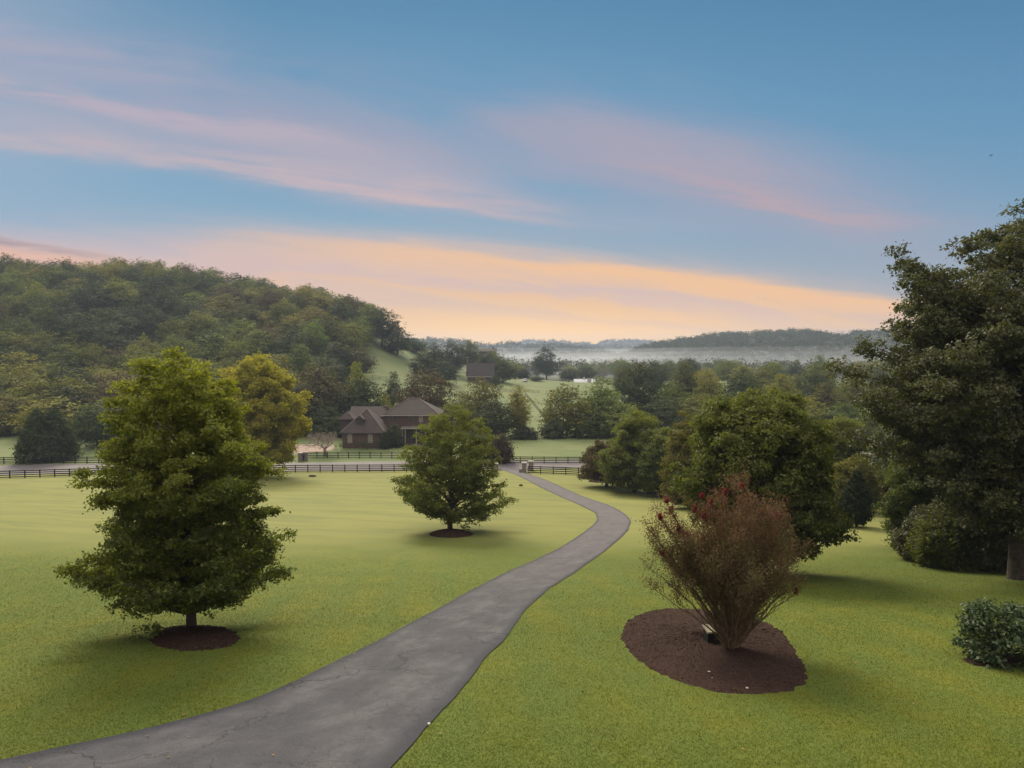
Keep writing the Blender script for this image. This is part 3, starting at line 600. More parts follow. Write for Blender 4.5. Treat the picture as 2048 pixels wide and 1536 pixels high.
for a in [
    ('leafy_tree', 'olive brown tree leaning out of the thicket above the purple leaved tree', 1815, 72, [(848, 1790, 1850), (870, 1765, 1880), (900, 1757, 1900), (935, 1760, 1905), (965, 1775, 1900), (1000, 1800, 1890)], 990, 'bigoak', 71, 0.22),
    ('plum_tree', 'small dark purple leaved tree beside the right thicket', 1792, 84, [(893, 1780, 1805), (915, 1764, 1822), (950, 1757, 1830), (985, 1758, 1826), (1006, 1768, 1820)], 1010, 'plum', 72, 0.24),
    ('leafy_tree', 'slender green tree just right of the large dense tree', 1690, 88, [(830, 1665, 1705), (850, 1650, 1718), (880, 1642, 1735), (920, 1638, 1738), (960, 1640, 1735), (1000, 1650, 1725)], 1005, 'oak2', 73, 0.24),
    ('leafy_tree', 'green tree right behind the small cypress shrub', 1712, 79, [(918, 1700, 1735), (940, 1680, 1752), (970, 1672, 1762), (1000, 1668, 1760), (1022, 1680, 1750)], 1020, 'olive', 74, 0.22),
    ('plum_tree', 'low spreading brownish tree drooping over the fence right of the drive', 1215, 112, [(884, 1195, 1235), (905, 1172, 1255), (930, 1163, 1262), (950, 1158, 1262), (962, 1162, 1240)], 958, 'rust', 75, 0.28),
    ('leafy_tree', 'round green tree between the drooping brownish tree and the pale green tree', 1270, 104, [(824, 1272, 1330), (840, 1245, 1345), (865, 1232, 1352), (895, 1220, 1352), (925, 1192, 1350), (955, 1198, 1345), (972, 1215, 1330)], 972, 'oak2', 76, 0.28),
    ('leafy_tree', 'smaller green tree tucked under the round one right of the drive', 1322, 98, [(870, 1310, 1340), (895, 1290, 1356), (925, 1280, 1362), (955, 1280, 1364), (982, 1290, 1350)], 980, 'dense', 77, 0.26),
    ('leafy_tree', 'pale yellow green tree against the left side of the large dense tree', 1385, 82, [(832, 1375, 1410), (855, 1350, 1430), (885, 1332, 1445), (920, 1325, 1450), (955, 1325, 1450), (990, 1330, 1440), (1015, 1345, 1420)], 1010, 'olive', 78, 0.24)]:
    nm, lb, px, D, rows, clr, mt, sd_, sz = a
    feature(nm, lb, 'tree', px, 1000, rows, clr, 7, 60, 170, 0.95 if D > 65 else .7, sz, mt, sd_, D=D, sub=4, wob=0.2, rise=0.42, flat=0.6, fill=14)
feature('yellow_tree', 'tall rounded tree turning yellow directly behind the big maple', 'tree', 520, 935,
    [(715, 470, 520), (735, 445, 560), (765, 432, 590), (800, 430, 614), (840, 428, 612), (880, 430, 606), (910, 440, 600), (928, 455, 585)], 925, 9, 90, 230, 1.4, 0.36, 'yellow', 81, D=128, sub=5, wob=0.16, rise=0.5, flat=0.75, fill=40)
# small conifer and the pair of cedars
def conifer(name, label, px, D, top, wpx, leafm, seed, n=5200, size=0.12, tear=0.35, ragged=0.12):
    x, y = atD(px, D); gzz = gz(x, y); H = zrow(top, D) - gzz; W = wpx * D / F / 2; rng = np.random.default_rng(seed)
    o = link(name, None, None, (x, y, gzz), (0, 0, 0)); tag(o, label, 'conifer')
    MB().tube([(0, 0, -.2), (0, 0, H * .3), (0, 0, H * .85)], [W * .07 + .04, W * .06, .02], 7).build('trunk', M['bark'], o, True)
    nc = 260; t = rng.random(nc) ** 0.8; t = 1 - t * 0.96 if tear < 0.3 else 1 - t * .9
    prof = np.where(t < tear, (t / tear) ** 0.5, ((1 - t) / (1 - tear)) ** 0.75) * (1 + rng.normal(size=nc) * ragged)
    a = rng.random(nc) * 6.283; r = prof * W * np.sqrt(0.35 + 0.65 * rng.random(nc))
    Cc = np.stack([r * np.cos(a), r * np.sin(a), t * H], 1); s = W * (0.10 + 0.16 * prof)
    V = clumps(Cc, s, s * 1.3, n // nc * 4, size, rng, up=0.3, out=0.8)
    link('crown', mesh_np('crown', V, quads(len(V) // 4), M[leafm]), o); return o
conifer('cypress_shrub', 'small dark flame shaped cypress standing alone in the lawn gap right of the dense tree', 1721, 66, 942, 66, 'cypress', 91, 9000, 0.12, 0.33, 0.10)
conifer('cedar_tree', 'left of two cone shaped cedars merged behind the roadside fence', 70, 152, 822, 78, 'cedar', 92, 9000, 0.32, 0.12, 0.08)
conifer('cedar_tree', 'right of two cone shaped cedars merged behind the roadside fence', 106, 154, 822, 86, 'cedar', 93, 9000, 0.32, 0.12, 0.08)
conifer('clipped_shrub', 'egg shaped clipped evergreen at the right corner of the brick wing', 768, 170, 864, 19, 'cedar', 94, 4000, 0.2, 0.3, 0.02)
# pale bare-looking tree by the house fence
def bare_tree():
    x, y = at(650, 911); k = y / F; o = link('bare_tree', None, None, (x, y, gz(x, y))); tag(o, 'low spreading tree with pale nearly bare branches by the roadside fence and brick house', 'tree')
    rng = np.random.default_rng(7); mb = MB(); tips = []
    def grow(p, d, L, r, lv):
        q = p + d * L; mb.tube([p, (p + q) / 2 + rng.normal(size=3) * L * .05, q], [r, r * .8, r * .6], 5, False)
        if lv == 0: tips.append(q); return
        for i in range(3 if lv > 1 else 4):
            nd = unit(d + rng.normal(size=3) * np.array([.75, .75, .35]) + np.array([0, 0, .10])); grow(q, nd, L * (0.62 + .2 * rng.random()), r * .6, lv - 1)
    mb.tube([(0, 0, -.3), (0, 0, 1.6)], [.42, .32], 8)
    for i in range(7):
        a = i * .9; grow(np.array([0, 0, 1.5]), unit(np.array([math.cos(a), math.sin(a), .75])), 1.9, .16, 4)
    mb.build('trunk', M['palebark'], o, True)
    Cc = np.array(tips); V = clumps(Cc, np.full(len(Cc), .4), np.full(len(Cc), .3), 2, .08, rng)
    link('crown', mesh_np('crown', V, quads(len(V) // 4), M['rust']), o)
bare_tree()

# ------------------------------------------------------------------ crape myrtle, shrub, utility box
def crape():
    x, y = at(1463, 1303); k = y / F; o = link('crape_myrtle', None, None, (x, y, gz(x, y) + .1)); tag(o, 'vase shaped crape myrtle with rusty leaves and red blooms in the large mulch bed', 'shrub')
    rng = np.random.default_rng(17); H = 5.35; st = MB(); tw = []
    rows = np.array([(0, .12), (.6, .40), (1.2, 1.0), (1.9, 1.9), (2.6, 2.45), (3.3, 2.6), (4.0, 2.45), (4.6, 2.0), (5.1, 1.1), (5.4, .5)])
    fl = [(1325, 996), (1336, 1016), (1313, 1030), (1393, 984), (1413, 997), (1380, 1012), (1396, 1024), (1350, 1056), (1365, 1066), (1318, 1106), (1448, 1097), (1447, 1113), (1464, 1126), (1497, 1157), (1588, 1181), (1489, 1206), (1506, 1012), (1546, 1026), (1478, 968), (1440, 978), (1538, 1034)]
    fp = [((a - 1463) * k, -rng.random() * max(0.2, 1.9 - abs(a - 1463) * k) * .9, (1303 - b) * k) for a, b in fl]
    extra = [(1600, 1060), (1592, 1100), (1585, 1150), (1560, 1030), (1290, 1050), (1290, 1130), (1287, 1150), (1300, 1080), (1520, 985), (1500, 965), (1430, 985), (1575, 1190), (1490, 960), (1462, 962)]
    aims = fp + [((a - 1463) * k, rng.normal() * .5, (1303 - b) * k) for a, b in extra]
    for i in range(38 + len(aims)):
        a = i * 2.399 + rng.normal() * .2; fr = math.sqrt(min(1, (i + .5) / 38)); ht = H * (0.56 + 0.46 * rng.random()) * (1 - .26 * fr); rr = float(np.interp(ht, rows[:, 0], rows[:, 1])) * fr * (0.85 + .25 * rng.random())
        if abs(math.cos(a)) > .5 and fr > .7: rr *= 1.12
        b = np.array([math.cos(a) * .12 * fr, math.sin(a) * .12 * fr, -.1]); tip = np.array([math.cos(a) * rr, math.sin(a) * rr, ht])
        if i >= 38:
            q_ = aims[i - 38]; a = math.atan2(q_[1], q_[0]); rr = math.hypot(q_[0], q_[1]); tip = np.array([q_[0], q_[1], q_[2] - .06]); ht = q_[2]; b = np.array([math.cos(a) * .10, math.sin(a) * .10, -.1])
        m1 = np.array([math.cos(a) * rr * .26, math.sin(a) * rr * .26, ht * .38])
        ts = np.linspace(0, 1, 9)[:, None]; cur = (1 - ts) ** 2 * b + 2 * ts * (1 - ts) * m1 + ts ** 2 * tip; cur[1:-1] += rng.normal(size=(7, 3)) * .035
        rads = [.034 * (1 - .85 * t) + .004 for t in np.linspace(0, 1, 9)]; st.tube(cur, rads, 6, False)
        for kk in range(20):
            t = .24 + .76 * rng.random(); p = (1 - t) ** 2 * b + 2 * t * (1 - t) * m1 + t * t * tip
            d = unit(np.array([math.cos(a + rng.normal() * 1.1), math.sin(a + rng.normal() * 1.1), .95 + .5 * rng.random()])); L = (.45 + .65 * rng.random()) * (1.15 - .4 * t)
            q = p + d * L; st.tube([p, (p + q) / 2 + rng.normal(size=3) * .03, q], [.009, .006, .003], 3, False); tw.append((p, q))
    st.build('stem', M['stembark'], o, True)['label'] = 'bundle of slim smooth tan stems fanning out from one foot'
    A = np.array([t[0] for t in tw]); B = np.array([t[1] for t in tw]); n = 100; idx = np.repeat(np.arange(len(A)), n); t = rng.random(len(idx))[:, None] ** .8
    P = A[idx] * (1 - t) + B[idx] * t + rng.normal(size=(len(idx), 3)) * .11
    low = rng.random(len(P)) < np.clip((P[:, 2] - 1.45) / 1.3, 0.0, 1); P = P[low]
    V = leaves(P, rng.normal(size=P.shape) + [0, 0, .6], .062, rng, .5).reshape(-1, 4, 3)
    top = (P[:, 2] + rng.normal(size=len(P)) * .35) > 4.0
    link('foliage', mesh_np('foliage', V[~top].reshape(-1, 3), quads(int((~top).sum())), M['crape']), o)
    f = link('foliage', mesh_np('foliage', V[top].reshape(-1, 3), quads(int(top.sum())), M['crapetop']), o); f['label'] = 'redder young leaves at the top'
    for i, (a, b) in enumerate(fl):
        dx, dy, dz = fp[i]
        n = 110; P = (rng.random((n, 3)) * 2 - 1) * np.array([.075, .075, .13 if i % 3 else .08]) * (1 - .5 * rng.random((n, 1))) + [dx, dy, dz]
        V = leaves(P, rng.normal(size=P.shape), .06, rng, .8); link('flower_cluster', mesh_np('flower_cluster', V, quads(n), M['bloom']), o)
crape()
def shrub():
    x, y = at(1998, 1322); k = y / F; o = link('broadleaf_shrub', None, None, (x, y, gz(x, y))); tag(o, 'low broad leafy shrub alone on the lawn at the lower right edge', 'shrub')
    rng = np.random.default_rng(23); Cc = []; mb = MB()
    for i in range(110):
        a = i * 2.4; t = rng.random(); z = .12 + 1.55 * t; r = 1.12 * math.sqrt(max(0, 1 - (abs(z - .7) / 1.05) ** 2.2)) * math.sqrt(.25 + .75 * rng.random())
        p = np.array([r * math.cos(a), r * math.sin(a), z]); Cc.append(p); mb.tube([(0, 0, 0), p * .5 + [0, 0, .1], p], [.02, .012, .004], 4, False)
    mb.build('stem', M['bark'], o); Cc = np.array(Cc); s = .17 + .09 * rng.random(len(Cc))
    V = clumps(Cc, s, s * .75, 46, .135, rng, up=.8, out=.7, jit=.45)
    link('foliage', mesh_np('foliage', V, quads(len(V) // 4), M['shrub']), o)
shrub()
def utility_box():
    x, y = at(1426, 1290); o = link('utility_box', None, None, (x, y, gz(x, y) + .04), (0, 0, R(6))); tag(o, 'dark green utility box with pale tan sloping lid in the mulch behind the stems', 'utility box')
    b = MB(); b.add([(-.27, -.22, 0), (.27, -.22, 0), (.27, .22, 0), (-.27, .22, 0), (-.25, -.20, .44), (.25, -.20, .44), (.25, .20, .52), (-.25, .20, .52)],
                    [(0, 3, 2, 1), (4, 5, 6, 7), (0, 1, 5, 4), (1, 2, 6, 5), (2, 3, 7, 6), (3, 0, 4, 7)]); b.build('body', simple('dark_green_paint', (0.012, 0.018, 0.014), .5, .2, 4, .4, .05), o)
    b = MB(); b.add([(-.29, -.24, .445), (.29, -.24, .445), (.29, .24, .53), (-.29, .24, .53), (-.28, -.23, .49), (.28, -.23, .49), (.28, .23, .575), (-.28, .23, .575)],
                    [(0, 3, 2, 1), (4, 5, 6, 7), (0, 1, 5, 4), (1, 2, 6, 5), (2, 3, 7, 6), (3, 0, 4, 7)]); b.build('lid', simple('tan_paint', (0.30, 0.26, 0.18), .6, .15, 4), o)
    MB().box(-.05, .05, -.235, -.222, .22, .28).build('latch', simple('dull_metal', (.08, .08, .08), .4, .1, 4), o)
utility_box()
stone = simple('white_stone', (.55, .52, .47), .8, .2, 6)
def rock(px, py, r, label, m=stone, group=None, seed=0):
    x, y = at(px, py); rng = np.random.default_rng(seed + int(px)); V = []; Fs = []; n = 8
    for i in range(1, 4):
        for j in range(n):
            a = j * 6.283 / n; ph = i * math.pi / 4; q = r * (0.8 + .35 * rng.random()); V.append((q * math.sin(ph) * math.cos(a), q * math.sin(ph) * math.sin(a), q * .6 * math.cos(ph)))
    V += [(0, 0, r * .6), (0, 0, -r * .6)]
    for i in range(2):
        for j in range(n): Fs.append((i * n + j, (i + 1) * n + j, (i + 1) * n + (j + 1) % n, i * n + (j + 1) % n))
    for j in range(n): Fs += [(24, j, (j + 1) % n), (25, 16 + (j + 1) % n, 16 + j)]
    o = link('stone', mesh_np('stone', np.array(V), Fs, m), None, (x, y, gz(x, y) + .06 + r * .2)); tag(o, label, 'stone', group)
rock(1431, 1307, .075, 'pale flat stone on the mulch just left of the crape myrtle stems')
rock(1418, 1349, .05, 'small white stone on the lower half of the mulch bed')
rock(1494, 1381, .04, 'tiny pale stone near the bottom rim of the mulch bed')
rock(1424, 1361, .035, 'tiny pale chip of stone just below the small white one')
rock(858, 1453, .04, 'small pale stone on the right edge of the drive')
rock(1042, 972, .35, 'brown leafy clod on the grass left of the drive near the gate', simple('clod', (.09, .06, .04), .9, .3, 3))

# ------------------------------------------------------------------ fences, gate pillars
M['fence'] = simple('black_fence_boards', (0.010, 0.008, 0.009), 0.8, 0.3, 2.0, 0.2)
M['fence2'] = simple('weathered_fence_boards', (0.075, 0.062, 0.055), 0.9, 0.3, 2.0, 0.1)
def fence(pix, label, hgt=1.38, spacing=2.44, nr=4, ends=None, pts=None, wdt=.15):
    fm = M['fence2'] if nr == 3 else M['fence']; bh = .165
    if nr == 3: wdt = .11; bh = .09
    P = np.array([at(*p) for p in pix]) if pts is None else np.array(pts, float); L = np.sum(np.linalg.norm(np.diff(P, axis=0), axis=1)); n = max(2, int(round(L / spacing)) + 1)
    Q, _ = resample(P, n); o = link('horse_fence', None, None, (Q[0][0], Q[0][1], gz(*Q[0]))); tag(o, label, 'fence')
    org = np.array([Q[0][0], Q[0][1], gz(*Q[0])]); G = np.column_stack([Q, ground(Q[:, 0], Q[:, 1])]) - org
    pm = MB().box(-wdt / 2, wdt / 2, -wdt / 2, wdt / 2, -.25, hgt + .05).box(-wdt / 2 - .012, wdt / 2 + .012, -wdt / 2 - .012, wdt / 2 + .012, hgt + .05, hgt + .075).mesh('post', fm)
    for i, p in enumerate(G):
        if i < 100: link('post', pm, o, tuple(p))
    if n > 100:
        mb = MB()
        for p in G[100:]: mb.box(p[0] - wdt / 2, p[0] + wdt / 2, p[1] - wdt / 2, p[1] + wdt / 2, p[2] - .25, p[2] + hgt + .05)
        mb.build('post_row', M['fence'], o)['kind'] = 'stuff'
    off = np.array([0, -(wdt / 2 + .018), 0])
    for r in range(nr):
        z = hgt * (0.97 - r * (0.80 / (nr - 1))) ; mb = MB()
        for i in range(len(G) - 1): mb.bar(G[i] + off + [0, 0, z], G[i + 1] + off + [0, 0, z], .04, bh)
        mb.build('rail', fm, o)
fence([(-260, 967), (0, 957), (200, 950.5), (420, 946.5), (600, 944.2), (800, 943.2), (985, 943)], 'black four board fence along the near side of the road, left of the gate')
fence([(1056, 947), (1110, 948.5), (1165, 951), (1230, 952), (1320, 948)], 'black four board fence right of the gate pillars, near side of the road')
fence([(1340, 946), (1560, 936), (1740, 926), (1800, 924), (2060, 917)], 'black fence on the near road side glimpsed between the right hand trees')
fence([(-260, 931), (0, 928), (200, 926.8), (420, 921), (560, 917)], 'black four board fence beyond the road in front of the cedars')
fence([(613, 916), (700, 916.3), (820, 916.5), (960, 918)], 'black four board fence beyond the road in front of the brick house')
fence([(1017, 926), (1080, 926.5), (1165, 927), (1300, 924)], 'black four board fence along the near edge of the green meadow')
fence([(1500, 911), (1740, 902), (1780, 901), (2060, 895)], 'black fence beyond the road glimpsed between the right hand trees')
fence([(1050, 790), (1064, 806), (1080, 825), (1099, 856)], 'fence running up the sloping field past the gap in the trees', 1.3, 3.0, 3)
fence([(990, 783), (1046, 784), (1078, 786)], 'pale fence crossing the top of the sloping field', 1.3, 3.0, 3)
fence([(745, 757), (800, 762)], 'short fence at the foot of the hillside pasture', 1.3, 3.0, 3)
M['stone'] = None
def m_stonework():
    m, T = mat('stacked_stone'); P = T.n('ShaderNodeTexCoord').outputs['Object']
    mp = T.n('ShaderNodeMapping', {'Vector': P, 'Scale': (3.0, 3.0, 7.0)}).outputs[0]
    vo = T.n('ShaderNodeTexVoronoi', {'Scale': 1.0}); T.L(mp, vo.inputs['Vector']); ve = T.n('ShaderNodeTexVoronoi', {'Scale': 1.0}, feature='DISTANCE_TO_EDGE'); T.L(mp, ve.inputs['Vector'])
    c = T.mix(T.n('ShaderNodeSeparateColor', {0: vo.outputs['Color']}).outputs[0], (0.17, 0.14, 0.12), (0.34, 0.29, 0.25)); c = T.mix(T.mr(ve.outputs['Distance'], 0, .08, 1, 0), c, (.08, .07, .065))
    finish(T, principled(T, c, .9, bump(T, ve.outputs['Distance'], .7, .05))); return m
M['stone'] = m_stonework(); capm = simple('stone_cap', (.36, .33, .30), .8, .2, 3)
def pillar(px, base, w_, h_, label):
    x, y = at(px, base); o = link('stone_pillar', None, None, (x, y, gz(x, y))); tag(o, label, 'pillar')
    MB().box(-w_ / 2, w_ / 2, -w_ / 2, w_ / 2, -.3, h_).build('shaft', M['stone'], o); c = w_ / 2 + .07
    MB().box(-c, c, -c, c, h_, h_ + .12).box(-c * .8, c * .8, -c * .8, c * .8, h_ + .12, h_ + .18).build('cap', capm, o); return x, y
pillar(991, 946, .95, 1.75, 'stone pillar on the left of the drive entrance, half hidden by the lone tree')
pillar(1048.5, 945, .85, 1.80, 'nearer stone pillar on the right of the drive entrance')
pillar(1062, 942, .95, 1.85, 'farther stone pillar behind the fence end right of the drive entrance')
pillar(601, 922, .9, 1.7, 'stone pillar left of the dark mailbox at the house entrance')
pillar(611, 921, .8, 1.75, 'stone mailbox pillar at the end of the fence before the house')
pillar(1014, 925, .5, 1.0, 'small pale stone pier beyond the road where the meadow fence starts')
def lowwall(px0, px1, base, h_, label, m):
    a = at(px0, base); b = at(px1, base); o = MB().bar((0, 0, h_ / 2 - .1), (b[0] - a[0], b[1] - a[1], h_ / 2 - .1 + gz(*b) - gz(*a)), .45, h_ + .2).build('low_wall', m, None, False, (a[0], a[1], gz(*a))); tag(o, label, 'wall')
lowwall(1002, 1012, 925, .55, 'short low pale stone wall beside the small pier beyond the road', capm)
lowwall(1038, 1046, 945, .7, 'low stepped stone wall at the foot of the nearer right pillar', M['stone'])
x, y = at(609, 922); o = link('mailbox', None, None, (x, y - .6, gz(x, y))); tag(o, 'dark mailbox on its post before the stone pillar', 'mailbox')
MB().box(-.05, .05, -.05, .05, -.2, 1.05).build('post', M['fence'], o)
mbx = MB(); Vm = []
for yy_ in (-.28, .28):
    for t in np.linspace(0, math.pi, 7): Vm.append((.17 * math.cos(t), yy_, 1.28 + .16 * math.sin(t)))
    Vm += [(-.17, yy_, 1.05), (.17, yy_, 1.05)]
mbx.add(Vm, [tuple(range(9))[::-1], tuple(range(9, 18))] + [(i, (i + 1) % 9, (i + 1) % 9 + 9, i + 9) for i in range(9)]); mbx.build('box', M['fence'], o)

# ------------------------------------------------------------------ houses
def m_brick():
    m, T = mat('red_brick'); P = T.n('ShaderNodeTexCoord').outputs['Object']; s = T.n('ShaderNodeSeparateXYZ', {0: P})
    v = T.n('ShaderNodeCombineXYZ', {0: T.m('ADD', s.outputs[0], s.outputs[1]), 1: s.outputs[2], 2: 0.0}).outputs[0]
    b = T.n('ShaderNodeTexBrick', {'Vector': v, 'Color1': (.098, .050, .038, 1), 'Color2': (.066, .036, .029, 1), 'Mortar': (.22, .18, .15, 1), 'Scale': 4.2, 'Mortar Size': .015})
    c = T.mix(T.m('MULTIPLY', T.mr(T.noise(P, .7, 5), .35, .65), .5), b.outputs[0], (.078, .050, .040))
    finish(T, principled(T, c, .9)); return m
M['brick'] = m_brick()
def m_shingle():
    m, T = mat('brown_shingles'); P = T.n('ShaderNodeTexCoord').outputs['Object']; s = T.n('ShaderNodeSeparateXYZ', {0: P})
    v = T.n('ShaderNodeCombineXYZ', {0: s.outputs[0], 1: T.m('ADD', s.outputs[2], T.m('MULTIPLY', s.outputs[1], .5)), 2: 0.0}).outputs[0]
    b = T.n('ShaderNodeTexBrick', {'Vector': v, 'Color1': (.066, .050, .047, 1), 'Color2': (.046, .036, .036, 1), 'Mortar': (.05, .04, .04, 1), 'Scale': 3.0, 'Mortar Size': .012})
    c = T.mix(T.m('MULTIPLY', T.mr(T.noise(P, .5, 5), .35, .65), .4), b.outputs[0], (.078, .062, .058)); finish(T, principled(T, c, .9)); return m
M['shingle'] = m_shingle()
white = simple('white_trim', (.42, .39, .36), .6, .08, 2); glass = simple('dark_window_glass', (.035, .035, .04), .15, .3, 1, .6, .0); curtain = simple('pale_curtain', (.24, .21, .16), .8, .2, 5)
hipl = simple('ridge_tiles', (.20, .155, .14), .9, .1, 2)
def hip(mb, x0, x1, y0, y1, ze, zr, oh=.45, th=.18, gable=None):
    x0 -= oh; x1 += oh; y0 -= oh; y1 += oh; ym = (y0 + y1) / 2; a = (y1 - y0) / 2
    if x1 - x0 < y1 - y0:
        xm = (x0 + x1) / 2; a = (x1 - x0) / 2; r0 = (xm, y0 + a, zr); r1 = (xm, y1 - a, zr)
        top = [(4, 5, 8), (5, 6, 9, 8), (6, 7, 9), (7, 4, 8, 9)]
    else:
        if gable: a = .01
        r0 = (x0 + a, ym, zr); r1 = (x1 - a, ym, zr); top = [(4, 5, 9, 8), (5, 6, 9), (6, 7, 8, 9), (7, 4, 8)]
    V = [(x0, y0, ze - th), (x1, y0, ze - th), (x1, y1, ze - th), (x0, y1, ze - th), (x0, y0, ze), (x1, y0, ze), (x1, y1, ze), (x0, y1, ze), r0, r1]
    mb.add(V, [(0, 3, 2, 1), (0, 1, 5, 4), (1, 2, 6, 5), (2, 3, 7, 6), (3, 0, 4, 7)] + top); return V
def window(par, x, y, z, w_, h_, pane=None, key=True, nx=1, ny=1):
    fr = MB(); t = .07
    fr.box(x - w_ / 2 - t, x - w_ / 2, y - .06, y - .001, z - t, z + h_ + t).box(x + w_ / 2, x + w_ / 2 + t, y - .06, y - .001, z - t, z + h_ + t)
    fr.box(x - w_ / 2, x + w_ / 2, y - .06, y - .001, z - t, z).box(x - w_ / 2, x + w_ / 2, y - .06, y - .001, z + h_, z + h_ + t)
    for i in range(1, nx + 1): fr.box(x - w_ / 2 + i * w_ / (nx + 1) - .02, x - w_ / 2 + i * w_ / (nx + 1) + .02, y - .05, y - .034, z, z + h_)
    for i in range(1, ny + 1): fr.box(x - w_ / 2, x + w_ / 2, y - .053, y - .034, z + i * h_ / (ny + 1) - .02, z + i * h_ / (ny + 1) + .02)
    f = fr.build('window', white if pane is not None or nx > 1 else M['trim'], par)
    MB().box(x - w_ / 2, x + w_ / 2, y - .032, y - .004, z, z + h_).build('pane', pane or glass, f)
    if key: MB().add([(x - .10, y - .07, z + h_ + .14), (x + .10, y - .07, z + h_ + .14), (x + .16, y - .07, z + h_ + .42), (x - .16, y - .07, z + h_ + .42), (x - .10, y - .002, z + h_ + .14), (x + .10, y - .002, z + h_ + .14), (x + .16, y - .002, z + h_ + .42), (x - .16, y - .002, z + h_ + .42)],
        [(0, 1, 2, 3), (7, 6, 5, 4), (0, 4, 5, 1), (1, 5, 6, 2), (2, 6, 7, 3), (3, 7, 4, 0)]).build('keystone', white, f)
    return f
M['trim'] = simple('grey_trim', (.16, .13, .12), .8, .1, 2)
def brick_house():
    D = 178.0; k = D / F; X0 = lambda px, d=D: (px - 1024) * d / F
    bx, by = X0(767), D; bz = gz(X0(790), D); o = link('brick_house', None, None, (bx, by, bz)); tag(o, 'two storey red brick house with brown hip roofs and a garage wing behind the road', 'house')
    Z = lambda row, d: zrow(row, d) - bz; x = lambda px, d=D: X0(px, d) - bx
    ze = Z(829, D); W = x(876)
    w_ = MB().box(0, W, 0, 11, -.8, ze)
    xa, xb_, yw = x(683, 171), x(766, 171), -7.0; zw = Z(865.5, 171); w_.box(xa, xb_, yw, yw + 11, -.8, zw)
    w_.box(x(700), -.003, 3.2, 9.5, -.8, Z(832, D + 3))
    w_.build('wall', M['brick'], o)
    rf = MB(); V1 = hip(rf, 0, W, 0, 11, ze, Z(797, D + 5)); rr = rf.build('roof', M['shingle'], o)
    rf = MB(); V2 = hip(rf, xa, xb_, yw, yw + 11, zw, Z(817, 176)); r2 = rf.build('roof', M['shingle'], o); r2['label'] = 'lower hip roof of the garage wing'
    rf = MB(); hip(rf, x(692), -.5, 3.0, 10.2, Z(833, D + 3), Z(813, D + 6), .3, .15, True); rf.build('roof', M['shingle'], o)['label'] = 'plain roof linking the wing to the main block'
    rf = MB(); hip(rf, x(673, 173), x(702, 173), yw + 3.5, yw + 7.5, Z(838, 175), Z(822, 176), .2, .15); rf.box(x(675, 173), x(702, 173), yw + 3.8, yw + 7.2, zw, Z(839.5, 175)); rf.build('roof', M['shingle'], o)['label'] = 'small hipped dormer roof at the far left'
    for V, rt in ((V1, rr), (V2, r2)):
        mb = MB(); P = [np.array(v) + [0, 0, .03] for v in V]; r0, r1 = P[8], P[9]
        if V is V1: prs = [(P[4], r0), (P[5], r1), (r0, r1)]
        else: prs = [(P[4], r0), (P[5], r0), (r0, r1)]
        for a, b in prs: mb.tube([a, b], [.11, .11], 5)
        mb.build('ridge_cap', hipl, rt)
    gt = MB(); gt.box(-.55, W + .55, -.60, -.46, ze - .30, ze - .12).box(-.55, -.46, -.46, 3, ze - .30, ze - .12); gt.build('gutter', white, o)
    # dormer on the wing
    dz0, dz1 = Z(855, 173), Z(838, 173); dx0, dx1 = x(712, 173), x(726.5, 173); dm = MB().box(dx0, dx1, yw + 1.3, yw + 3.6, dz0 - .6, dz1); d = dm.build('dormer', M['shingle'], o)
    rf = MB(); xm = (dx0 + dx1) / 2; rf.add([(dx0 - .3, yw + 1.0, dz1 - .05), (dx1 + .3, yw + 1.0, dz1 - .05), (xm, yw + 1.0, dz1 + 1.0), (dx0 - .3, yw + 5, dz1 - .05), (dx1 + .3, yw + 5, dz1 - .05), (xm, yw + 5, dz1 + 1.0)],
        [(0, 1, 2), (5, 4, 3), (0, 3, 4, 1), (1, 4, 5, 2), (2, 5, 3, 0)]); rf.build('dormer_roof', M['shingle'], d)
    window(d, xm, yw + 1.3, dz0 + .35, .8, 1.2, None, False, 1, 1)
    MB().tube([(x(740, 173), yw + 4, Z(840, 173)), (x(740, 173), yw + 4, Z(833, 173))], [.09, .09], 6).build('vent_pipe', white, o)
    for px in (698, 739): window(o, x(px, 171), yw, Z(885, 171), .95, 1.9, curtain, True, 2, 3)
    for px, pn in ((789, None), (820.5, None), (841, curtain), (862, None)): window(o, x(px), 0, Z(843.5, D), .85, 1.45, pn, True, 1, 1)
    for px in (820.5, 841, 862): window(o, x(px), 0, .9, .9, 1.9, None, False, 1, 2)
    pr = MB().box(x(804), x(872), -2.6, -.003, Z(855, D), Z(852.5, D)); pr.box(x(804) - .1, x(872) + .1, -2.7, -2.6, Z(856, D), Z(853.5, D)); p_ = pr.build('porch_roof', M['trim'], o)
    MB().box(x(804) - .12, x(872) + .12, -2.76, -2.70, Z(855.6, D), Z(854.2, D)).build('fascia', white, p_)
    for px in (806.5, 812, 834, 852, 871): MB().tube([(x(px), -2.3, -.3), (x(px), -2.3, Z(856, D))], [.11, .10], 8).build('porch_column', white, o)
    MB().box(x(803), x(873), -2.8, -.003, -.8, .25).build('porch_floor', M['brick'], o)
    MB().box(x(828), x(834), -.08, -.003, .25, 2.4).build('door', simple('dark_door', (.03, .02, .02), .5, .2, 2), o)
    MB().box(x(758), x(764), 6, 7.4, Z(830, D + 6), Z(812, D + 6)).build('chimney', M['brick'], o)
brick_house()
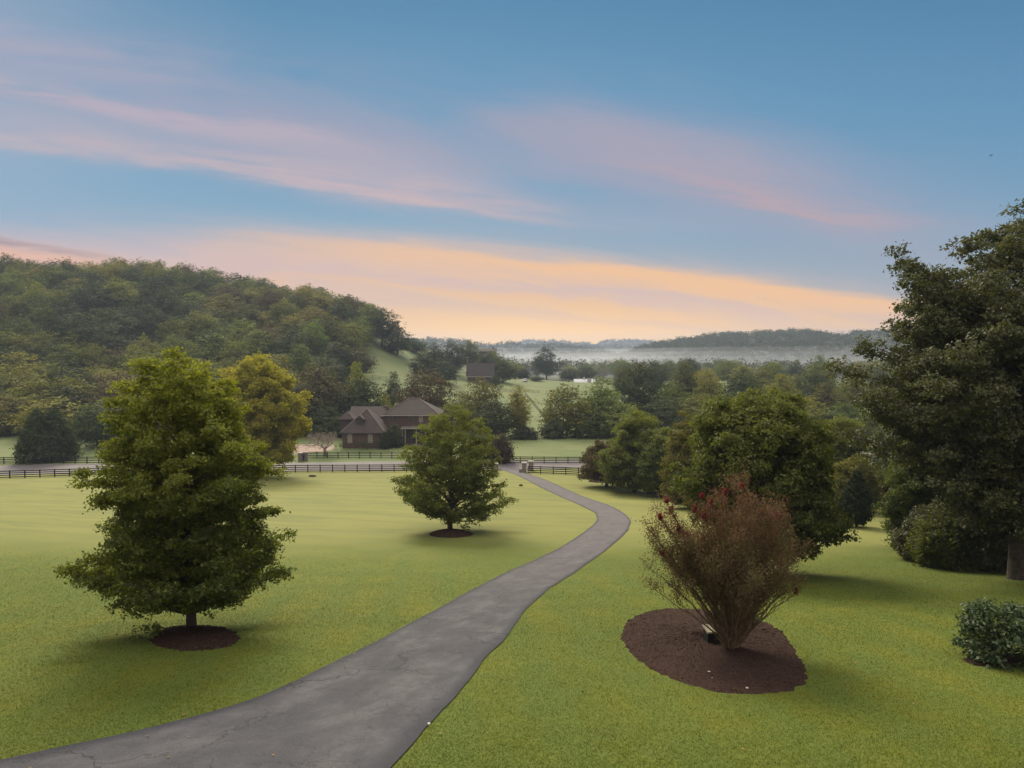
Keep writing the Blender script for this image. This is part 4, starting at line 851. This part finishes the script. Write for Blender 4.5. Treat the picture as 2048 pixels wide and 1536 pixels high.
def farm_house(px0, px1, D, eave, ridge, base, label, gable=True):
    X0 = lambda px: (px - 1024) * D / F; x0, x1 = X0(px0), X0(px1); xm = (x0 + x1) / 2; bz = gz(xm, D); W = x1 - x0; o = link('farm_house', None, None, (x0, D, bz)); tag(o, label, 'house')
    ze, zr = zrow(eave, D) - bz, zrow(ridge, D + 5) - bz
    wl = MB().box(0, W, 0, 9, -1.5, ze); wl.add([(0, 0, ze), (0, 9, ze), (0, 4.5, zr - .2), (.25, 0, ze), (.25, 9, ze), (.25, 4.5, zr - .2)], [(0, 2, 1), (3, 4, 5), (0, 3, 5, 2), (1, 2, 5, 4)])
    wl.add([(W - .25, 0, ze), (W - .25, 9, ze), (W - .25, 4.5, zr - .2), (W, 0, ze), (W, 9, ze), (W, 4.5, zr - .2)], [(0, 2, 1), (3, 4, 5), (0, 3, 5, 2), (1, 2, 5, 4)]); wl.build('wall', M['brick'], o)
    r = MB(); hip(r, 0, W, 0, 9, ze + .01, zr, .5, .15, True); r.build('roof', M['shingle'], o)
    MB().box(-.5, W + .5, -.56, -.505, ze - .28, ze - .02).build('fascia', white, o)
    for i, f in enumerate((.12, .35, .62, .86)): window(o, W * f, 0, .9, 1.1, 1.6, None, False, 1, 1)
    MB().box(W * .5 - .5, W * .5 + .5, -.07, -.002, 0, 2.1).build('door', white, o)
    for f in (.02, .985): MB().box(W * f - .1, W * f + .1, -.12, -.003, 0, ze - .3).build('corner_post', white, o)
    MB().box(W * .8, W * .8 + .9, 4, 4.9, zr - .8, zr + .9).build('chimney', M['brick'], o)
    return o
h2 = farm_house(934, 987, 352, 753, 726, 772, 'brown roofed brick farmhouse with white trim among trees on the rise')
tag(h2, None, None)
h3 = farm_house(957, 992, 470, 702, 696.5, 720, 'far dark roofed house showing just above the trees on the rise')
def barn():
    D = 420.0; X0 = lambda px: (px - 1024) * D / F; x0, x1 = X0(1150), X0(1190); bz = gz((x0 + x1) / 2, D); W = x1 - x0; o = link('barn', None, None, (x0, D, bz)); tag(o, 'red barn with a bright white metal roof beyond the trees', 'barn')
    red = simple('barn_red', (.22, .065, .05), .8, .15, 1); rw = simple('white_metal_roof', (.48, .48, .50), .5, .08, 1)
    ze = zrow(769, D) - bz; zr = zrow(758, D + 5) - bz
    MB().box(0, W, 0, 10, -1.5, ze).add([(W - .3, 0, ze), (W - .3, 10, ze), (W - .3, 5, zr - .1), (W, 0, ze), (W, 10, ze), (W, 5, zr - .1)], [(0, 2, 1), (3, 4, 5), (0, 3, 5, 2), (1, 2, 5, 4)]).build('wall', red, o)
    r = MB(); hip(r, 0, W, 0, 10, ze + .01, zr, .4, .15, True); r.build('roof', rw, o)
    MB().box(-3, W * .5, -4, -.01, ze - 1.1, ze - .9).build('roof', rw, o)['label'] = 'lean-to shed roof on the left'
    MB().box(-2.8, W * .5 - .2, -3.8, -3.6, -1, ze - 1.1).build('shed_wall', red, o)
    MB().box(W * .62, W * .82, -.08, -.002, 0, 2.6).build('door', white, o)
    c = MB().box(W * .5 - .4, W * .5 + .4, 4.6, 5.4, zr - .4, zr + .7).build('cupola', white, o)
    q = MB(); hip(q, W * .5 - .4, W * .5 + .4, 4.6, 5.4, zr + .7, zr + 1.2, .15, .05); q.build('cupola_roof', rw, c)
barn()
ORD = ['first', 'second', 'third', 'fourth', 'fifth', 'sixth', 'seventh', 'eighth', 'ninth', 'tenth', 'eleventh', 'twelfth', 'thirteenth', 'fourteenth', 'fifteenth', 'sixteenth', 'seventeenth', 'eighteenth', 'nineteenth', 'twentieth', 'twenty-first', 'twenty-second', 'twenty-third']
def number_labels(items):                          # items: (object, colour and kind, where it stands); told apart by order from the left
    bins = {}
    for o, kd, wh in items: bins.setdefault((kd, wh), []).append(o)
    for (kd, wh), obs in bins.items():
        obs.sort(key=lambda o: o.location.x / o.location.y)
        for i, o in enumerate(obs): o['label'] = (f'{kd} {wh}' if len(obs) == 1 else f'{kd} {wh}, {ORD[min(i, 22)]} from left')
def car(px, D, label, rz, paint, size=1.0):
    x, y = atD(px, D); o = link('parked_car', None, None, (x, y, gz(x, y)), (0, 0, rz)); tag(o, label, 'car')
    prof = [(-2.3, .45), (-2.3, .95), (-1.5, 1.05), (-.9, 1.6), (.9, 1.65), (1.7, 1.1), (2.25, .98), (2.3, .45)]; n = len(prof); V = []
    for s_ in (-.9, .9):
        for a, b in prof: V.append((a, s_ * (.86 if b > 1.2 else 1), b))
    MB().add(V, [tuple(range(n)), tuple(range(n, 2 * n))[::-1]] + [(i, i + n, (i + 1) % n + n, (i + 1) % n) for i in range(n)]).build('body', paint, o)
    gl = MB()
    for s_ in (-1, 1): gl.add([(-1.25, s_ * .915, 1.08), (1.35, s_ * .915, 1.12), (.8, s_ * .80, 1.58), (-.8, s_ * .80, 1.54)], [(0, 1, 2, 3)])
    gl.add([(-1.56, -.72, 1.10), (-1.56, .72, 1.10), (-1.0, .68, 1.56), (-1.0, -.68, 1.56)], [(0, 1, 2, 3)]); gl.build('window', glass, o)
    wm = MB().tube([(0, -.11, 0), (0, .11, 0)], [.34, .34], 14).mesh('wheel', simple('tyre', (.02, .02, .02), .9, .2, 3))
    for a in (-1.45, 1.45):
        for b in (-.84, .84): link('wheel', wm, o, (a, b, .34))
car(1050, 392, 'small white car parked by the trees at the top of the sloping field', R(70), simple('white_paint', (.75, .75, .75), .3, .03, 1))
car(903, 350, 'dark car with a bright windscreen parked left of the brick farmhouse', R(20), simple('dark_paint', (.03, .035, .04), .3, .03, 1))

# ------------------------------------------------------------------ background trees: a few meshes, many copies
def variant(seed, kind, lod=0):
    nl, per, cl, size = ((34, 46, 2.3, 0.55) if lod == 0 else (18, 18, 2.9, 0.95)); wob = .22
    E = {'round': [(2.2, 3.5, 3.5), (5, 6.2, 6.2), (9, 6.6, 6.6), (12, 5, 5), (14.5, 2, 2), (15, .8, .8)],
         'oval': [(2, 3, 3), (5, 4.6, 4.6), (9, 5, 5), (13, 4, 4), (16.5, 2, 2), (17.5, .5, .5)],
         'oak': [(4, 3, 4), (7, 6.4, 5.5), (10, 6.8, 7.2), (13, 6.0, 5.0), (16, 4.6, 5), (18, 3.5, 2), (19.5, 1, 1)],
         'bushy': [(.4, 4.5, 4.5), (2.5, 5.6, 5.6), (5, 5.2, 5.2), (8, 3.6, 3.6), (10, 1, 1)],
         'tall': [(3, 2.5, 2.5), (8, 3.6, 3.6), (13, 3.4, 3.6), (18, 2.4, 2.4), (21, .7, .7)]}[kind]
    if kind == 'oak': wob = .36
    mb, V = make_tree(seed, E, E[0][0], .32, nl, per, cl, size, sub=4 if lod == 0 else 3, wob=wob, kb=4, flat=.72, fill=16, rise=.5)
    H = V[:, 2].max(); W = np.percentile(np.abs(V[:, 0]), 99) * 2
    return mb, V, H, W
VAR = {}
for k_, kind in enumerate(('round', 'oval', 'oak', 'bushy', 'tall')):
    for s_ in range(2):
        mb, V, H, W = variant(200 + k_ * 10 + s_, kind)
        VAR[(kind, s_)] = (mb.mesh('trunk', M['bark']), mesh_np('crown', V, quads(len(V) // 4), M['mid']), H, W)
def bg_tree(px, D, top, wpx, kind, leafm, label, group=None, s_=None, name=None):
    global last_tree
    x, y = atD(px, D); z = gz(x, y); tm, cm, H, W = VAR[(kind, (int(px) + int(D)) % 2 if s_ is None else s_)]
    h = zrow(top, D) - z; sw = wpx * D / F / W; o = link(name or 'leafy_tree', None, None, (x, y, z - .1), (0, 0, (px * 1.7) % 6.28), (sw, sw, h / H)); tag(o, label, 'tree', group)
    link('trunk', tm, o); c = link('crown', cm, o); c.material_slots[0].link = 'OBJECT'; c.material_slots[0].material = M[leafm]; last_tree = o
BT = [
 (1135, 192, 764, 108, 'round', 'olive', 'broad round tree with a yellow green top just right of the sloping field gap'),
 (1108, 187, 832, 58, 'bushy', 'dark', 'dark bushy tree at the foot of the meadow edge, just right of the field gap'),
 (1203, 197, 750, 92, 'oval', 'mid', 'green tree with an airy top, second along the meadow edge right of the field gap'),
 (1277, 207, 717, 104, 'oak', 'dark', 'tallest dark oak rising above the tree line behind the meadow'),
 (1180, 189, 812, 90, 'bushy', 'mid', 'low rounded tree at the meadow edge below the airy topped tree'),
 (1245, 190, 800, 100, 'round', 'mid', 'bushy green tree at the meadow edge directly below the tallest dark oak'),
 (1325, 197, 786, 100, 'round', 'dark', 'dark round tree right of the tallest dark oak, at the meadow edge'),
 (1366, 240, 722, 78, 'oval', 'mid', 'light green tree with a thin top just right of the tallest dark oak'),
 (1346, 225, 760, 90, 'round', 'mid', 'green tree filling the gap right below the thin topped light green tree'),
 (1420, 230, 736, 70, 'oval', 'lime', 'pale yellow green tree left of the dark round one behind the large dense tree'),
 (1405, 212, 785, 100, 'round', 'olive', 'olive tree in front of the pale yellow green one'),
 (1482, 216, 736, 96, 'round', 'dark', 'very dark round tree above the top of the large dense tree'),
 (1538, 285, 722, 84, 'round', 'mid', 'misty round tree behind and right of the very dark round one'),
 (1562, 232, 746, 78, 'oval', 'lime', 'yellow green tree right of the very dark round tree'),
 (1630, 262, 727, 105, 'round', 'mid', 'wide dark topped tree at the back of the right hand wood'),
 (1656, 226, 762, 80, 'oval', 'olive', 'yellow olive tree in front of the wide dark topped one'),
 (1706, 240, 748, 72, 'oval', 'olive', 'olive tree next to the left tips of the old oak'),
 (1600, 212, 785, 120, 'round', 'mid', 'mid green tree just right of the large dense tree crown'),
 (1692, 205, 802, 92, 'round', 'mid', 'rounded mid green tree above the slender green tree'),
 (1736, 186, 822, 60, 'oval', 'mid', 'tree with a visible trunk beyond the road glimpse'),
 (1790, 192, 794, 104, 'round', 'olive', 'soft green tree seen through the gap under the old oak boughs'),
 (1870, 200, 800, 120, 'round', 'mid', 'hazy tree behind the thicket, left of the old oak trunk'),
 (1960, 210, 790, 120, 'round', 'mid', 'hazy tree behind the thicket, behind the old oak trunk'),
 (2060, 205, 780, 130, 'round', 'mid', 'hazy tree behind the thicket at the right edge'),
 (1455, 205, 806, 90, 'bushy', 'dark', 'dark low tree behind the left shoulder of the large dense tree'),
 (1037, 191, 768, 60, 'tall', 'olive', 'slim tall tree on the left side of the sloping field gap'),
 (1050, 186, 846, 62, 'bushy', 'dark', 'dark low bush tree at the foot of the field gap, left side'),
 (960, 205, 752, 96, 'round', 'olive', 'light olive tree above and right of the lone lawn tree top'),
 (915, 193, 788, 84, 'round', 'mid', 'green tree directly behind the top of the lone lawn tree'),
 (990, 187, 796, 90, 'round', 'dark', 'dark green tree right of the lone lawn tree top'),
 (1000, 151, 857, 62, 'bushy', 'brown', 'dark glossy magnolia beside the road behind the lone lawn tree'),
 (850, 214, 728, 124, 'round', 'rust', 'broad olive brown tree rising behind the main block of the brick house'),
 (786, 226, 740, 44, 'oval', 'dark', 'narrow dark tree at the left flank of the broad olive brown tree'),
 (766, 198, 778, 42, 'round', 'lime', 'small yellow orange tree peeping over the link roof of the brick house'),
 (714, 206, 720, 56, 'oval', 'lime', 'bright lime topped tree above the dark trees left of the brick house'),
 (720, 199, 748, 104, 'round', 'dark', 'dark round tree behind the garage wing of the brick house'),
 (636, 203, 722, 138, 'round', 'rust', 'large brownish green tree between the yellow tree and the brick house'),
 (590, 196, 768, 100, 'round', 'dark', 'dark tree behind the pillars, right of the yellow tree'),
 (655, 192, 800, 90, 'bushy', 'dark', 'dark low tree behind the pale bare tree'),
 (714, 300, 690, 72, 'round', 'rust', 'round russet green tree at the left border of the hillside pasture'),
 (663, 290, 694, 46, 'round', 'mid', 'small bluish green round tree left of the russet green one'),
 (785, 173, 838, 46, 'bushy', 'dark', 'dark shrub tree between the garage wing and the porch'),
 (724, 392, 602, 72, 'oak', 'dark', 'dark ridge oak at the left of the hill shoulder'),
 (764, 372, 612, 88, 'oak', 'dark', 'tall see-through oak at the end of the ridge'),
 (795, 366, 650, 64, 'round', 'dark', 'dark round oak at the lower end of the ridge'),
 (833, 395, 676, 50, 'oval', 'mid', 'grey green tree right below the end of the ridge'),
 (868, 350, 682, 50, 'oak', 'dark', 'dark oak in the row left of the brick farmhouse'),
 (845, 330, 700, 54, 'round', 'dark', 'dark round tree at the right border of the hillside pasture'),
 (905, 372, 680, 58, 'round', 'dark', 'dark round tree up the rise behind the brick farmhouse'),
 (938, 400, 677, 50, 'oak', 'mid', 'airy tree standing tallest on the rise behind the brick farmhouse'),
 (884, 330, 712, 66, 'round', 'dark', 'broad dark tree left of the brick farmhouse roof'),
 (975, 385, 704, 56, 'round', 'dark', 'dark tree behind the right end of the brick farmhouse'),
 (974, 440, 699, 58, 'bushy', 'dark', 'dark tree in front of the far dark roofed house'),
 (960, 452, 701, 44, 'round', 'dark', 'dark tree under the left end of the far dark roof'),
 (986, 455, 700, 46, 'round', 'mid', 'grey green tree under the right end of the far dark roof'),
 (1006, 372, 712, 52, 'round', 'dark', 'dark tree just right of the brick farmhouse'),
 (992, 346, 746, 22, 'tall', 'mid', 'little green tree at the right corner of the brick farmhouse'),
 (1030, 430, 722, 46, 'round', 'mid', 'misty tree between the farmhouse trees and the big valley oak'),
 (1093, 500, 687, 66, 'oak', 'dark', 'big misty oak rising alone in the middle of the valley'),
 (1048, 420, 734, 32, 'round', 'dark', 'small dark tree left of the big misty valley oak foot'),
 (1073, 400, 751, 32, 'round', 'dark', 'low dark tree by the white car'),
 (1138, 438, 733, 46, 'round', 'dark', 'dark round tree left of the white roofed barn'),
 (1172, 520, 726, 48, 'round', 'mid', 'pale misty round tree above the white roofed barn'),
 (1205, 610, 724, 30, 'round', 'mid', 'faint misty tree right of the one above the barn'),
 (1240, 560, 712, 44, 'round', 'mid', 'faint tree left of the tallest dark oak top'),
 (190, 172, 800, 90, 'round', 'dark', 'shadowy tree behind the left flank of the big maple'),
 (20, 196, 790, 90, 'round', 'mid', 'green tree behind the cedars at the left edge'),
 (130, 196, 770, 100, 'oval', 'dark', 'dark tall tree rising right behind the two cedars'),
]
for b in BT: bg_tree(*b)
# low hedge and shrubs at the garage wing
def hedge(px0, px1, D, top, label):
    a = (px0 - 1024) * D / F; b = (px1 - 1024) * D / F; z = gz((a + b) / 2, D); h = zrow(top, D) - z; rng = np.random.default_rng(int(px0)); n = int((b - a) * 3)
    o = link('hedge', None, None, (a, D, z)); tag(o, label, 'hedge'); Cc = np.stack([rng.random(n) * (b - a), rng.normal(size=n) * .3, h * (.25 + .6 * rng.random(n))], 1)
    mb = MB(); 
    for i in range(0, n, 4): mb.tube([(Cc[i, 0], 0, -.1), tuple(Cc[i])], [.03, .01], 4, False)
    mb.build('stem', M['bark'], o); V = clumps(Cc, np.full(n, .5), np.full(n, h * .35), 60, .17, rng); link('foliage', mesh_np('foliage', V, quads(len(V) // 4), M['cedar']), o)
hedge(668, 690, 168.5, 884, 'low dark hedge at the left corner of the garage wing'); hedge(704, 757, 169, 880, 'long dark hedge under the garage wing windows'); hedge(772, 806, 174, 882, 'low hedge before the porch')
# the wood on the left hill
rng = np.random.default_rng(77); cand = []
for gy in np.arange(192, 462, 12.6):
    for gx in np.arange(-360, -30, 12.4):
        x = gx + rng.normal() * 2.3; y = gy + rng.normal() * 2.3; px = 1024 + x / y * F
        if px < -60 or px > 745: continue
        if px > 560 and y < 215: continue
        if px > 640 and y < 230 + (px - 640) * .9: continue
        if px > 725 and y < 350: continue
        cand.append((x, y))
cand.sort(key=lambda p: p[1]); kinds = ['round', 'oak', 'oval', 'round', 'round', 'oval']
KL = {'dark': 'dark green tree', 'mid': 'mid green tree', 'olive': 'yellowish olive tree', 'rust': 'brownish green tree'}
hill_items = []
def hill_where(x, y):
    px = 1024 + x / y * F
    c = ('at the left edge', 'above the cedars', 'left of the maple top', 'above the big maple', 'above the yellow tree', 'above the pale bare tree', 'left of the pasture')[int(np.searchsorted([80, 180, 280, 420, 590, 690], px))]
    return ('at hill foot ', 'low on the hill ', 'midway up the hill ', 'high on the hill ')[int(np.searchsorted([208, 245, 290], y))] + c
def hill_kind(x, y):
    px = 1024 + x / y * F; s_ = math.sin(x * .05 + 1) + math.sin(y * .045 + x * .02) + rng.normal() * .8
    if px < 160 and y < 240 and s_ > -.2: return 'olive'
    return 'olive' if s_ > 1.5 else 'dark' if s_ < -.55 else 'rust' if .95 < s_ < 1.3 else 'mid'
NI = 290
for i, (x, y) in enumerate(cand[:NI]):
    kd = kinds[rng.integers(0, 6)]; tm, cm, H, W = VAR[(kd, int(rng.integers(0, 2)))]; mt = hill_kind(x, y); h = (12 + 9 * rng.random()) * (.9 if y < 215 else 1); wd_ = 14 + 6.5 * rng.random()
    o = link('hillside_tree', cm, None, (x, y, gz(x, y) - .2), (0, 0, rng.random() * 6.28), (wd_ / W, wd_ / W, h / H)); o.material_slots[0].link = 'OBJECT'; o.material_slots[0].material = M[mt]
    tag(o, KL[mt], 'tree', 'trees of the wood on the left hillside'); hill_items.append((o, KL[mt], hill_where(x, y)))
number_labels(hill_items); rest = cand[NI:]
parts = [variant(400 + i, kk, 1)[1:] for i, kk in enumerate(('round', 'oak', 'oval'))]
VV = {'dark': [], 'mid': [], 'olive': [], 'rust': []}
for x, y in rest:
    V, H, W = parts[rng.integers(0, 3)]; h = 11 + 12 * rng.random() ** 1.5; wd_ = 14 + 6 * rng.random(); a = rng.random() * 6.28; ca, sa = math.cos(a), math.sin(a); s1 = wd_ / W
    Q = np.column_stack([(V[:, 0] * ca - V[:, 1] * sa) * s1 + x, (V[:, 0] * sa + V[:, 1] * ca) * s1 + y, V[:, 2] * h / H + gz(x, y) - .2]); VV[hill_kind(x, y)].append(Q)
allV = []; mi = []; mats_ = []
for i, (k_, L_) in enumerate(VV.items()):
    mats_.append(M[k_])
    if L_:
        q = np.concatenate(L_); allV.append(q); mi.append(np.full(len(q) // 4, i))
allV = np.concatenate(allV); mi = np.concatenate(mi)
o = link('hillside_wood', mesh_np('hillside_wood', allV, quads(len(mi)), mats_, mat_idx=mi)); tag(o, 'far upper wood covering the crest of the left hill', 'woodland', kind='stuff')
# lone tree above the ridge at the far left and scattered valley trees in the mist
bg_tree(18, 430, 514, 46, 'oak', 'dark', 'tree sticking up above the ridge at the far left edge')
bg_tree(160, 440, 537, 60, 'oak', 'dark', 'thin topped tree breaking the ridge line above the left edge wood')
VG = 'small misty trees scattered over the valley floor'
k_ = 0; valley_items = []
for D in (330, 420, 520, 640, 760, 900):
    for px in np.arange(1240 if D < 500 else 1010, 2060, 30 + 9000 / D):
        p = px + rng.normal() * 12; d = D + rng.normal() * 25
        if p < 1240 and (d < 600): continue
        x, y = atD(p, d); h = 11 + 6 * rng.random(); top = 695 + (ZC - gz(x, y) - h) * F / d
        bg_tree(p, d, top, (11 + 5 * rng.random()) * F / d, ('round', 'oval', 'oak')[k_ % 3], ('mid', 'dark', 'mid', 'olive')[k_ % 4], 'small misty tree on the valley floor', VG)
        valley_items.append((last_tree, ('misty round tree', 'misty oval tree', 'misty lumpy tree')[k_ % 3], {330: 'just beyond the meadow trees', 420: 'in the nearest misty row', 520: 'in the second misty row', 640: 'in the middle of the valley', 760: 'in the far valley', 900: 'farthest below the hills'}[D] + (', left half' if p < 1400 else ', middle' if p < 1700 else ', behind the old oak'))); k_ += 1
number_labels(valley_items)

# ------------------------------------------------------------------ far hills and their woods
forest_floor = simple('forest_floor', (.035, .042, .022), .95, .3, .02)
def ridge(name, rows, D, depth, base_z, seed, crown, per, size, label, spacing):
    rows = np.array(rows, float); xs_ = (rows[:, 0] - 1024) * D / F; zs_ = np.array([zrow(r, D) for r in rows[:, 1]]) - crown * .9
    n = 200; X_ = np.linspace(xs_[0], xs_[-1], n); Zr = np.interp(X_, xs_, zs_); V = []; prof = np.linspace(0, 1, 14)
    sh = lambda t: math.sin(min(1, t) * math.pi / 2) ** 1.3
    for t in prof: V.append(np.column_stack([X_, np.full(n, D - depth * (1 - t)), base_z + (Zr - base_z) * sh(t)]))
    V.append(np.column_stack([X_, np.full(n, D + depth * .8), np.full(n, base_z - 2)]))
    V = np.concatenate(V); m = len(prof) + 1; i = np.arange((m - 1) * (n - 1)); r, c = divmod(i, n - 1); a = r * n + c
    o = link(name, mesh_np(name, V, np.stack([a, a + 1, a + n + 1, a + n], 1), forest_floor, True)); o['kind'] = 'structure'
    rng = np.random.default_rng(seed); nn = int((xs_[-1] - xs_[0]) * depth * .8 / spacing ** 2); px_ = xs_[0] + rng.random(nn) * (xs_[-1] - xs_[0]); t = 1 - rng.random(nn)
    z = base_z + (np.interp(px_, xs_, zs_) - base_z) * np.sin(t * math.pi / 2) ** 1.3
    Cc = np.column_stack([px_, D - depth * (1 - t), z + crown * .35]); s = crown * (.5 + .4 * rng.random(nn) ** 2)
    V = clumps(Cc, s, s * .85, per, size, rng, up=.8); w_ = link('far_woods', mesh_np('far_woods', V, quads(len(V) // 4), M['dark'])); tag(w_, label, 'woodland', kind='stuff')
rng = np.random.default_rng(91); n = 2600; D_ = 560 + 760 * rng.random(n); px_ = 990 + 1250 * rng.random(n); x_ = (px_ - 1024) / F * D_; s = 4.5 + 3.5 * rng.random(n)
keep = ~((D_ < 700) & (px_ < 1300)) & (np.sin(x_ * .016 + 1) * np.sin(D_ * .021) < .55); x_, D_, s = x_[keep], D_[keep], s[keep]
V = clumps(np.column_stack([x_, D_, ground(x_, D_) + s * 1.1]), s, s * 1.15, 60, 2.0, rng, up=.8)
tag(link('valley_wood', mesh_np('valley_wood', V, quads(len(V) // 4), M['dark'])), 'misty wood covering the floor of the valley below the right hill', 'woodland', kind='stuff')
ridge('hill', [(1180, 728), (1215, 712), (1230, 707), (1252, 698), (1299, 682), (1331, 677), (1363, 671), (1400, 666), (1440, 662), (1481, 663), (1510, 659), (1540, 660), (1579, 655), (1608, 663), (1634, 673), (1650, 674), (1683, 660), (1725, 657), (1850, 656), (2050, 668), (2300, 690)], 1350, 520, -6, 501, 11, 60, 2.6, 'wooded long hill across the valley on the right', 11)
ridge('hill', [(700, 690), (830, 672), (880, 674), (925, 676), (968, 684), (990, 688), (1003, 683), (1020, 681), (1044, 685), (1065, 684), (1085, 682), (1116, 684), (1157, 690), (1200, 697), (1240, 706)], 2000, 400, -4, 502, 12, 26, 4.5, 'wooded blue hills beyond the valley, left of centre', 16)
ridge('hill', [(1020, 700), (1060, 692), (1100, 686), (1157, 686), (1188, 688), (1229, 687), (1280, 688), (1330, 694)], 2600, 400, -4, 503, 12, 20, 5.5, 'low far wooded ridge at the centre of the horizon', 20)
ridge('hill', [(980, 690), (1035, 684), (1048, 679), (1116, 679), (1150, 684), (1188, 685), (1216, 679), (1259, 677.5), (1298, 680), (1350, 686), (1420, 690)], 3600, 500, -4, 504, 9, 14, 8, 'faintest pinkish ridge on the horizon', 26)
ridge('hill', [(1050, 712), (1095, 703), (1140, 700), (1200, 699), (1245, 706), (1270, 714)], 1650, 250, -4, 505, 11, 30, 3.6, 'low misty wooded spur in front of the far hills', 12)

# a bird
o = link('bird', None, None, ((1968 - 1024) / F * 90, 90, zrow(311, 90)), (0, R(-12), R(30))); tag(o, 'tiny dark bird flying high at the upper right', 'bird')
bm = MB(); bm.tube([(0, -.16, 0), (0, -.05, .01), (0, .06, .01), (0, .13, 0), (0, .24, -.01)], [.01, .035, .04, .022, .004], 8).build('body', M['fence'], o)
for s_ in (-1, 1): MB().add([(s_ * .03, .05, .01), (s_ * .03, -.06, .01), (s_ * .25, -.02, .10), (s_ * .25, .05, .10), (s_ * .48, -.05, .05), (s_ * .03, .05, .025), (s_ * .03, -.06, .025), (s_ * .25, -.02, .11), (s_ * .25, .05, .11)],
    [(0, 1, 2, 3), (3, 2, 4), (5, 8, 7, 6), (8, 4, 7)]).build('wing', M['fence'], o)

# ------------------------------------------------------------------ air: even haze, and mist lying in the valley
def vol(name, me, dens, colr, g, label, cat):
    o = link(name, me); tag(o, label, cat, kind='stuff'); m = bpy.data.materials.new(name); m.use_nodes = True; T = NT(m.node_tree)
    v = T.n('ShaderNodeVolumePrincipled', {'Density': dens, 'Color': (*colr, 1), 'Anisotropy': g}); ou = T.n('ShaderNodeOutputMaterial'); T.L(v.outputs[0], ou.inputs['Volume']); me.materials.append(m); return o
zlo = float(ground(*np.meshgrid(xs, ys)).min()) - 4
vol('haze', MB().box(-2950, 2950, -70, 4200, min(zlo, -8), ZC + 64).mesh('haze', []) , 0.00018, (0.62, 0.73, 0.95), 0.25, 'thin even morning haze over the whole valley', 'haze') if True else None
def lens(cx, cy_, cz, rx, ry, rz, dens, label):
    V = []; Fs = []; n, m = 40, 14
    for i in range(1, m):
        ph = math.pi * i / m
        for j in range(n): a = 2 * math.pi * j / n; V.append((cx + rx * math.sin(ph) * math.cos(a), cy_ + ry * math.sin(ph) * math.sin(a), cz + rz * math.cos(ph)))
    V += [(cx, cy_, cz + rz), (cx, cy_, cz - rz)]; N_ = len(V)
    for i in range(m - 2):
        for j in range(n): Fs.append((i * n + j, (i + 1) * n + j, (i + 1) * n + (j + 1) % n, i * n + (j + 1) % n))
    for j in range(n): Fs += [(N_ - 2, j, (j + 1) % n), (N_ - 1, (m - 2) * n + (j + 1) % n, (m - 2) * n + j)]
    vol('mist', mesh_np('mist', np.array(V), Fs, []), dens, (0.86, 0.88, 0.92), 0.3, label, 'mist')
for k_ in range(4):
    lens(330 + 60 * k_, 930 + 50 * k_, -8, 950 - 60 * k_, 330 - 20 * k_, 20 + 7 * k_, 0.0012, 'pale mist lying low across the valley before the right hill')
lens(320, 600, -8, 620, 170, 24, 0.0008, 'thin mist among the nearer valley trees')
for k_ in range(3):
    lens(0 - 80 * k_, 1650 + 60 * k_, -8, 1300, 330, 22 + 8 * k_, 0.0009, 'paler mist before the farthest hills')
